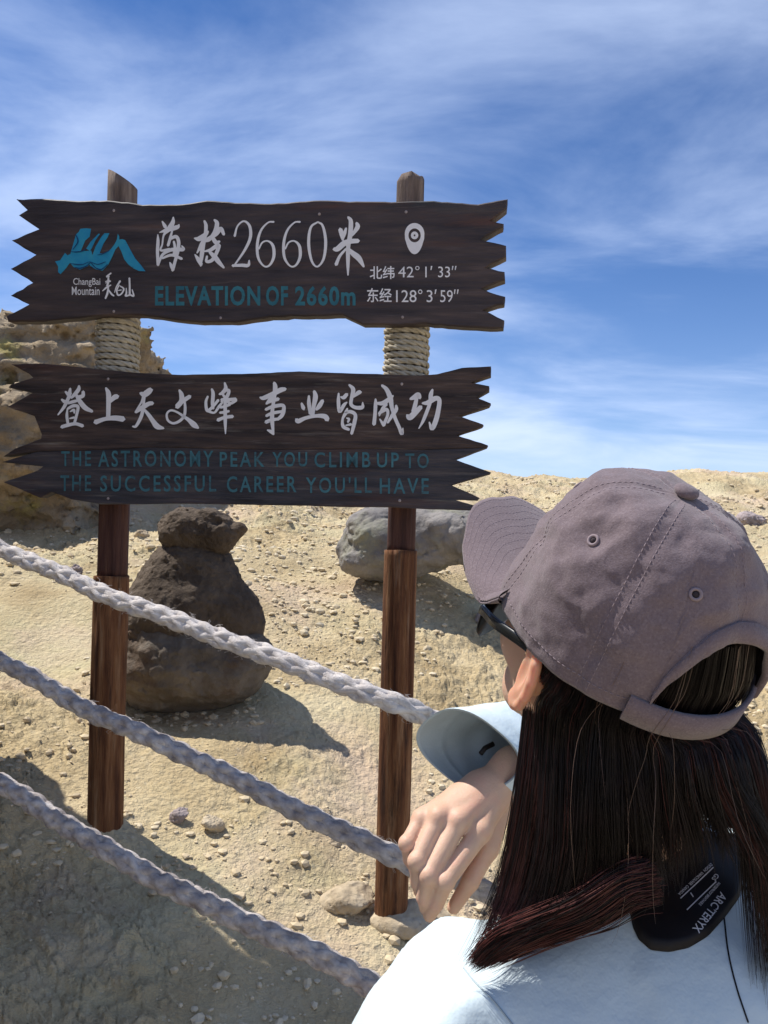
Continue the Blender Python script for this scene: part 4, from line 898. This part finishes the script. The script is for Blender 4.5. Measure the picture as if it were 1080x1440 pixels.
# ---- cap -------------------------------------------------------------------
ca, cb_, ch = .0985, .0885, .1215
def crown_pt(phi, t, lift=0):
    """phi from forward to the left, t 0 rim .. 1 button"""
    c = math.cos(t*math.pi/2)**.80; s_ = math.sin(t*math.pi/2)**.96
    seamd = abs(((math.degrees(phi)+30) % 60)-30)        # distance to nearest seam in degrees
    pn = .0013*(1-math.exp(-(seamd/5.5)**2))*math.sin(min(1, (1-t)*4)*math.pi/2)*(1 if t < .97 else 0)
    bul = .004*math.cos(math.radians(seamd-30)*1.5)*(1-t)*math.sin(math.pi*min(1, t*1.2+.0))
    f_, l_, u_ = ca*math.cos(phi)*c, cb_*math.sin(phi)*c, ch*s_
    front = max(0, math.cos(phi)); u_ += .006*front*math.sin(math.pi*min(1, t*1.05))
    nv = nrm((f_/ca**2, l_/cb_**2, u_/ch**2))
    q = np.array([[f_, l_, u_]])
    w = .0034*fbm(q*24, 4, 90)[0]-.0065*max(0, vnoise(np.array([[f_*16+u_*34, l_*16-u_*20, f_*30]]), 91)[0])**1.5*(1-.5*t)
    w += -.0035*math.exp(-((t-.30-.10*math.sin(phi*3))/.05)**2)*max(0, math.sin(phi*2.5))*.6
    w -= .0016*abs(vnoise(np.array([[f_*60+l_*20, l_*26, u_*70]]), 5)[0])
    p_ = np.array([f_, l_, u_])+nv*(pn+bul+w*min(1, (1-t)*5+.1)+lift)
    return p_
NP, NT = 240, 90
phis = np.linspace(0, 2*np.pi, NP, endpoint=False)
def arc_t(phi):
    """lower edge: a half-round opening above the strap at the back"""
    x = abs(((math.degrees(phi)-180+180) % 360)-180)      # degrees away from the back
    return .34*math.sqrt(max(0, 1-(x/34.5)**2)) if x < 34.5 else 0.0
V_ = []; 
for i in range(NT+1):
    for ph in phis:
        t0 = arc_t(ph); t = t0+(1-t0)*i/NT; V_.append(Hs(crown_pt(ph, min(t, .9995))))
Vout = np.array(V_).reshape(NT+1, NP, 3); ctr_ = H(0, 0, .02); Vin = ctr_+(Vout-ctr_)*.978
F_ = []
def q_(i, j, o=0): return o+i*NP+(j % NP)
nO = (NT+1)*NP
for i in range(NT):
    for j in range(NP):
        F_.append((q_(i, j), q_(i, j+1), q_(i+1, j+1), q_(i+1, j))); F_.append((q_(i, j, nO), q_(i+1, j, nO), q_(i+1, j+1, nO), q_(i, j+1, nO)))
for j in range(NP): F_.append((q_(0, j, nO), q_(0, j+1, nO), q_(0, j+1), q_(0, j)))
cap = newmesh('cap', np.concatenate([Vout.reshape(-1, 3), Vin.reshape(-1, 3)]), F_, mats=[M_cap, M_capdark], midx=[0 if (f % 2 == 0 or f >= 2*NT*NP) else 1 for f in range(len(F_))]); toperson(cap)
cap['label'] = 'washed mauve baseball cap with curved brim'
# stitching
def dash_line(mb, pts, ln=.0026, gap=.0014, r_=.00042):
    pts = np.asarray(pts); seg = np.r_[0, np.cumsum(np.linalg.norm(np.diff(pts, axis=0), axis=1))]; s_ = 0
    while s_ < seg[-1]-ln:
        p0 = np.array([np.interp(s_, seg, pts[:, i]) for i in range(3)]); p1 = np.array([np.interp(s_+ln, seg, pts[:, i]) for i in range(3)])
        mb.add(*tube([p0, (p0+p1)/2+(p0-ctr_)/np.linalg.norm(p0-ctr_)*.0002, p1], [r_*.6, r_, r_*.6], 4, False)); s_ += ln+gap
ms = MB()
for sd in (0, 60, 120, 180, 240, 300):
    for off_ in (-2.4, 2.4) :
        line = []
        for t in np.linspace(arc_t(R(sd))+.02, .95, 60):
            w_ = off_/max(.18, math.cos(t*math.pi/2)**.8); line.append(Hs(crown_pt(R(sd+w_), t, .0000)))
        dash_line(ms, line)
for tt in (.05,):
    dash_line(ms, [Hs(crown_pt(ph, arc_t(ph)+tt*(1-arc_t(ph)), .0003)) for ph in np.linspace(R(62), R(298), 160)])
toperson(ms.build('stitching', M_thread), cap)
cap.children[-1]['kind'] = 'stuff'
# eyelets
def torus(c, nv, R0, r0, m, name, par):
    nv = nrm(nv); a = nrm(np.cross(nv, (0.1, .9, .3))); b = np.cross(nv, a); V = []; Fc = []; n_, k_2 = 24, 8
    for i in range(n_):
        for j in range(k_2):
            A_, B_ = 2*math.pi*i/n_, 2*math.pi*j/k_2; V.append(c+(R0+r0*math.cos(B_))*(math.cos(A_)*a+math.sin(A_)*b)+r0*math.sin(B_)*nv)
    for i in range(n_):
        for j in range(k_2): Fc.append((i*k_2+j, ((i+1) % n_)*k_2+j, ((i+1) % n_)*k_2+(j+1) % k_2, i*k_2+(j+1) % k_2))
    return toperson(newmesh(name, V, Fc, m), par)
for ph in (30, 90, 150, 210, 270, 330):
    p0 = Hs(crown_pt(R(ph), .5)); a = Hs(crown_pt(R(ph+3), .5))-p0; b = Hs(crown_pt(R(ph), .53))-p0; nv = np.cross(a, b)
    torus(p0+nrm(nv)*.0006, nv, .0034, .0011, M_thread, 'eyelet', cap)
    hv, hf = sphere(np.zeros(3), 1, 12, 6); hv = np.array(hv)*.0026; toperson(newmesh('eyelet_hole', hv*np.array([1, 1, 1])*1.0+p0-nrm(nv)*.0011, hf, M_capdark), cap)
# button
bvv, bff = sphere(np.zeros(3), 1, 20, 12); bvv = np.array(bvv)*np.array([.0088, .0088, .0046]); toperson(newmesh('button', Hs(bvv+np.array([0, 0, ch+.0030])), bff, M_cap), cap)
# brim
V_ = []; nb, mb_ = 72, 26
def brim_pt(a, s_, lift=0):
    ph = a*R(64)       # along the seam with the crown
    base = crown_pt(ph, .015); base = np.array([base[0]*1.0, base[1]*1.0, base[2]])
    ext = .082*(max(0.0, 1-abs(a)**3.0))**.6
    l_out = base[1]*(1.0+.02*s_) 
    f_ = base[0]+ext*s_; l_ = l_out*(1-.03*s_)+math.copysign(.006, a)*math.sin(math.pi*s_)*abs(a)
    drop = -5.2*(l_**2)*s_**.8*min(1, ext/.03)
    u_ = base[2]+.012*s_+drop
    return np.array([f_, l_, u_+lift])
for sgn in (0, 1):
    for i in range(mb_+1):
        for j in range(nb+1):
            a = -1+2*j/nb; V_.append(Hs(brim_pt(a, i/mb_, -.0028*sgn)))
F_ = []; nn2 = (mb_+1)*(nb+1)
for i in range(mb_):
    for j in range(nb):
        a = i*(nb+1)+j; F_.append((a, a+nb+1, a+nb+2, a+1)); F_.append((a+nn2, a+1+nn2, a+nb+2+nn2, a+nb+1+nn2))
for j in range(nb): a = mb_*(nb+1)+j; F_.append((a, a+nn2, a+1+nn2, a+1))
brim = newmesh('brim', V_, F_, M_cap); toperson(brim, cap)
ms = MB()
for s_ in (.955, .84, .73, .62, .51, .40, .29, .18):
    dash_line(ms, [Hs(brim_pt(a, s_, .00005)) for a in np.linspace(-.97, .97, 110)], ln=.0024, gap=.0012, r_=.0003)
for o_ in brim.children: pass
st_ = ms.build('stitching', M_thread); toperson(st_, cap); st_['kind'] = 'stuff'
# strap and opening tape
V_ = []; F_ = []; ks = 60
for i in range(ks+1):
    ph = R(180-42+84*i/ks); t_ = (i/ks-.5)*2
    for tt, lf in ((-.004, .0018), (.016, .0026), (.016, -.0008), (-.004, -.0008)):
        pt = np.array([ca*math.cos(ph), cb_*math.sin(ph), 0]); nv = nrm((pt[0]/ca**2, pt[1]/cb_**2, 0)); sag = -.004*(1-t_*t_)
        V_.append(Hs(pt+nv*(lf+.001)+np.array([0, 0, tt+sag])))
for i in range(ks):
    for j in range(4): F_.append((i*4+j, i*4+(j+1) % 4, i*4+4+(j+1) % 4, i*4+4+j))
toperson(newmesh('strap', V_, F_, M_cap), cap)
V_ = []; F_ = []
for i in range(ks+1):
    ph = R(180-34.4+68.8*i/ks); t0 = arc_t(ph)
    for dt, lf in ((-.012, .001), (.0, .0030), (.075, .0026), (.075, -.001), (-.012, -.002)):
        V_.append(Hs(crown_pt(ph, t0+dt*1.0 if t0+dt > 0 else 0.001, lf)))
for i in range(ks):
    for j in range(5): F_.append((i*5+j, i*5+(j+1) % 5, i*5+5+(j+1) % 5, i*5+5+j))
toperson(newmesh('opening_tape', V_, F_, M_cap), cap)
# ---- sunglasses ------------------------------------------------------------
gl = empty('sunglasses'); gl.parent = person; 
def glo(name, V, Fc, m): o = newmesh(name, V, Fc, m); return adopt(o, gl)
for s_ in (1, -1):
    V_ = []; F_ = []; n_ = 28
    for sg in (0, 1):
        V_.append(Hs((.1014-.003*sg, s_*.034, -.044)))
        for i in range(n_):
            a = 2*math.pi*i/n_; l_ = .035+.031*math.cos(a)*(1 if math.sin(a) > 0 else .92); u_ = -.044+.029*math.sin(a)*(.85 if math.sin(a) > 0 else 1.05)
            f_ = .106-8*max(0, l_-.01)**2-.003*sg; V_.append(Hs((f_, s_*l_, u_)))
    o1 = n_+1
    for i in range(n_):
        j = (i+1) % n_; F_.append((0, 1+i, 1+j)); F_.append((o1, o1+1+j, o1+1+i)); F_.append((1+i, o1+1+i, o1+1+j, 1+j))
    glo('lens', V_, F_, M_lens)
    pts = spline([(.083, .066, -.034), (.070, .072, -.027), (.045, .080, -.018), (.0, .081, -.006), (-.02, .078, -.010)], 24)
    V_ = []; F_ = []
    for (f_, l_, u_) in pts:
        for da, db in ((.0012, .0042), (-.0012, .0042), (-.0012, -.0042), (.0012, -.0042)): V_.append(Hs((f_, s_*(l_+da), u_+db)))
    for i in range(23):
        for j in range(4): F_.append((i*4+j, i*4+(j+1) % 4, i*4+4+(j+1) % 4, i*4+4+j))
    F_ += [(0, 1, 2, 3), (92, 93, 94, 95)]
    glo('temple_arm', V_, F_, M_frame)
v_, f_ = tube([Hs((.105, -.007, -.030)), Hs((.108, 0, -.027)), Hs((.105, .007, -.030))], .002, 8); glo('bridge', v_, f_, M_frame)

# ---- hair ------------------------------------------------------------------
# guides run from the scalp under the cap down the back; each is (px, py, depth)
GUIDES = [
 [(735, 800, .690), (750, 905, .648), (752, 960, .634), (742, 1060, .630), (728, 1160, .628), (704, 1260, .626), (664, 1350, .612)],
 [(780, 820, .640), (770, 925, .615), (768, 990, .605), (762, 1090, .600), (752, 1190, .598), (730, 1280, .596), (690, 1345, .588)],
 [(820, 840, .620), (795, 935, .592), (795, 1010, .580), (792, 1110, .575), (790, 1200, .572), (770, 1280, .572), (722, 1325, .575)],
 [(860, 860, .600), (833, 960, .574), (832, 1040, .560), (830, 1130, .555), (832, 1200, .555), (826, 1255, .560), (790, 1300, .568)],
 [(890, 870, .590), (872, 970, .568), (872, 1060, .555), (876, 1130, .552), (882, 1190, .552), (884, 1240, .560), (872, 1280, .568)],
 [(920, 880, .585), (915, 980, .562), (918, 1060, .552), (924, 1120, .550), (932, 1170, .552), (938, 1215, .558), (940, 1255, .565)],
 [(955, 880, .585), (958, 970, .567), (964, 1050, .555), (974, 1110, .552), (980, 1150, .556), (984, 1180, .560), (986, 1212, .565)],
 [(985, 870, .590), (996, 960, .575), (1010, 1040, .560), (1028, 1100, .556), (1056, 1150, .556), (1076, 1190, .558), (1096, 1235, .560)],
 [(1005, 860, .61), (1020, 955, .594), (1036, 1030, .580), (1056, 1100, .575), (1066, 1190, .572), (1074, 1300, .566), (1084, 1440, .560)],
 [(1015, 850, .65), (1032, 950, .622), (1050, 1020, .610), (1075, 1100, .600), (1094, 1195, .595), (1112, 1310, .585), (1130, 1440, .575)],
]
def scalp(phi, u):
    c_ = math.sqrt(max(.02, 1-((u-.012)/.087)**2)); return H(-.007+.0865*math.cos(R(phi))*c_, .0785*math.sin(R(phi))*c_, u)
PHI = [95, 104, 114, 126, 138, 152, 166, 182, 204, 228]
GW = np.array([[scalp(ph, .055), scalp(ph, .02), scalp(ph, -.015)]+[P(*q) for q in g_[2:]] for ph, g_ in zip(PHI, GUIDES)])           # guides x nodes x 3
def guide_at(u, inward=0.0):
    x = u*(len(GW)-1); i = min(int(x), len(GW)-2); f = x-i
    g_ = GW[i]*(1-f)+GW[i+1]*f
    ctr = np.array([.2, .70, 0]); dv = g_[:, :2]-ctr[:2]; ln = np.linalg.norm(dv, axis=1)[:, None]
    g_ = g_.copy(); g_[:, :2] -= dv/ln*inward
    return g_
# dense dark mass under the strands
ug = np.linspace(0, 1, 60); 
def trim(c, u): e = .92 if u < .45 else .70; return np.array([c[int(k*e)]*(1-(k*e-int(k*e)))+c[min(39, int(k*e)+1)]*(k*e-int(k*e)) for k in np.linspace(0, 39, 36)])
surf_o = np.array([trim(spline(guide_at(u, .011), 40), u) for u in ug]); surf_i = np.array([trim(spline(guide_at(u, .045), 40), u) for u in ug])
a_, b_ = surf_o.shape[:2]; V_ = np.concatenate([surf_o.reshape(-1, 3), surf_i.reshape(-1, 3)]); F_ = []; oo = a_*b_
for i in range(a_-1):
    for j in range(b_-1):
        q = i*b_+j; F_.append((q, q+1, q+b_+1, q+b_)); F_.append((q+oo, q+oo+b_, q+oo+b_+1, q+oo+1))
for i in range(a_-1): q = i*b_+b_-1; F_.append((q, q+oo, q+oo+b_, q+b_))
for j in range(b_-1): F_.append((j, j+oo, j+oo+1, j+1)); q = (a_-1)*b_+j; F_.append((q, q+1, q+oo+1, q+oo))
hair = newmesh('hair', V_, F_, M_hair); toperson(hair)
hair['label'] = 'long straight dark brown hair'
def strands(n_, mtl, name, useq, rw=(.00022, .00042), spread=.003, npt=22, loose=0.0, seed=1, inward=(-.003, .008), clump=14, skip=0):
    rs = np.random.default_rng(seed); Vall = []; K3 = 3; base = 0
    cu_ = rs.random((clump*8, 3))
    for s_ in range(n_):
        u = useq(rs); ci = int(u*clump*7.99); g_ = guide_at(min(max(u, 0), 1), rs.uniform(*inward)); c = spline(g_, npt)
        t = np.linspace(0, 1, npt)
        amp = spread*(.3+t*1.4); ph = cu_[ci]*6.28
        c = c+np.stack([amp*np.sin(t*3.1+ph[0])*.8, amp*np.sin(t*2.7+ph[1])*.6, t*0], 1)+rs.normal(size=3)*amp[:, None]*.25
        if loose > 0:
            k_3 = rs.normal(size=3)*loose; c = c+np.outer(np.sin(t*math.pi*.6)**2, k_3)+np.stack([loose*.5*np.sin(t*rs.uniform(4, 9)+rs.random()*6)*t]*3, 1)*rs.normal(size=3)
        e = rs.uniform(.80, 1.03) if rs.random() < .7 else rs.uniform(.5, 1)
        if e < 1: c = c[:max(12, int(npt*e))]
        if skip: c = c[skip:]
        r_ = rs.uniform(*rw); T, A, B = frames(c); m_ = len(c); rad_ = r_*np.r_[np.ones(m_-3), .7, .45, .15]
        th_ = np.arange(3)*2.094
        Vall.append(((c[:, None]+rad_[:, None, None]*(np.cos(th_)[None, :, None]*A[:, None]+np.sin(th_)[None, :, None]*B[:, None])).reshape(-1, 3), m_))
    Fq_ = []
    for v_, m_ in Vall:
        i, j = np.meshgrid(np.arange(m_-1), np.arange(3), indexing='ij'); i = i.ravel(); j = j.ravel()
        Fq_.append(base+np.stack([i*3+j, i*3+(j+1) % 3, (i+1)*3+(j+1) % 3, (i+1)*3+j], 1)); base += len(v_)
    o = newmesh(name, np.concatenate([v for v, _ in Vall]), np.concatenate(Fq_), mtl); o['kind'] = 'stuff'; return toperson(o, hair)
sc_f = lambda p: s_ell((p-HT)@HR, (-.007, 0, .012), (.0845, .0765, .085))
Vh, Fh = nets(lambda p: smax(smax(sc_f(p), ((p-HT)@HR)[..., 0]-.045, .01), -((p-HT)@HR)[..., 2]-.075, .01), HT-.16, HT+.16, .004)
toperson(newmesh('scalp_hair', Vh, Fh, M_hair), hair)
strands(8500, M_hair, 'hair_strands', lambda r_: r_.random(), seed=2, spread=.0065, rw=(.00016, .00032), npt=17, clump=30)
strands(1500, M_hair_red, 'auburn_strands', lambda r_: abs(r_.normal())*.10 if r_.random() < .6 else 1-abs(r_.normal())*.13, seed=3, spread=.005, inward=(-.004, .001), rw=(.00014, .00026), npt=20, skip=5)
strands(14, M_hair_light, 'stray_hairs', lambda r_: .25+.6*r_.random(), seed=4, spread=.006, loose=.020, inward=(-.012, -.003), rw=(.00012, .00022))
# the lock swept over the left shoulder
def lock(guides, n_, mtl, name, seed, width=.013, r0=(.0002, .0004), npt=26):
    rs = np.random.default_rng(seed); G0 = [np.array([P(*q) for q in g_]) for g_ in guides]; Vs_ = []; Fq_ = []; base = 0
    for _ in range(n_):
        u = rs.random()*(len(G0)-1); i = min(int(u), len(G0)-2); f = u-i; g_ = G0[i]*(1-f)+G0[i+1]*f; g_ = g_+rs.normal(size=3)*width*.22
        c = spline(g_, npt); t = np.linspace(0, 1, npt); c = c+np.stack([np.sin(t*5+rs.random()*6), np.sin(t*4+rs.random()*6), np.sin(t*6+rs.random()*6)], 1)*width*.10
        m_ = npt if rs.random() < .35 else int(npt*rs.uniform(.55, 1)); c = c[:m_]; t = t[:m_]; r_ = rs.uniform(*r0)*np.r_[.4, .8, np.ones(m_-5), .7, .4, .15]; T, A, B = frames(c); th_ = np.arange(3)*2.094
        Vs_.append((c[:, None]+r_[:, None, None]*(np.cos(th_)[None, :, None]*A[:, None]+np.sin(th_)[None, :, None]*B[:, None])).reshape(-1, 3))
        i, j = np.meshgrid(np.arange(m_-1), np.arange(3), indexing='ij'); i = i.ravel(); j = j.ravel(); Fq_.append(base+np.stack([i*3+j, i*3+(j+1) % 3, (i+1)*3+(j+1) % 3, (i+1)*3+j], 1)); base += m_*3
    o = newmesh(name, np.concatenate(Vs_), np.concatenate(Fq_), mtl); o['kind'] = 'stuff'; return toperson(o, hair)
LG = [[(905, 1215, .545), (870, 1225, .548), (810, 1262, .555), (750, 1288, .57), (700, 1312, .585), (662, 1352, .60)],
      [(915, 1235, .545), (880, 1245, .548), (830, 1280, .556), (770, 1304, .572), (715, 1328, .588), (668, 1356, .602)],
      [(922, 1262, .548), (892, 1268, .552), (850, 1292, .560), (800, 1308, .575), (740, 1328, .590), (685, 1350, .604)]]
lock(LG, 900, M_hair_red, 'swept_lock', 5); lock(LG, 700, M_hair, 'swept_lock_dark', 6)  # dark strands mixed in among the auburn ones
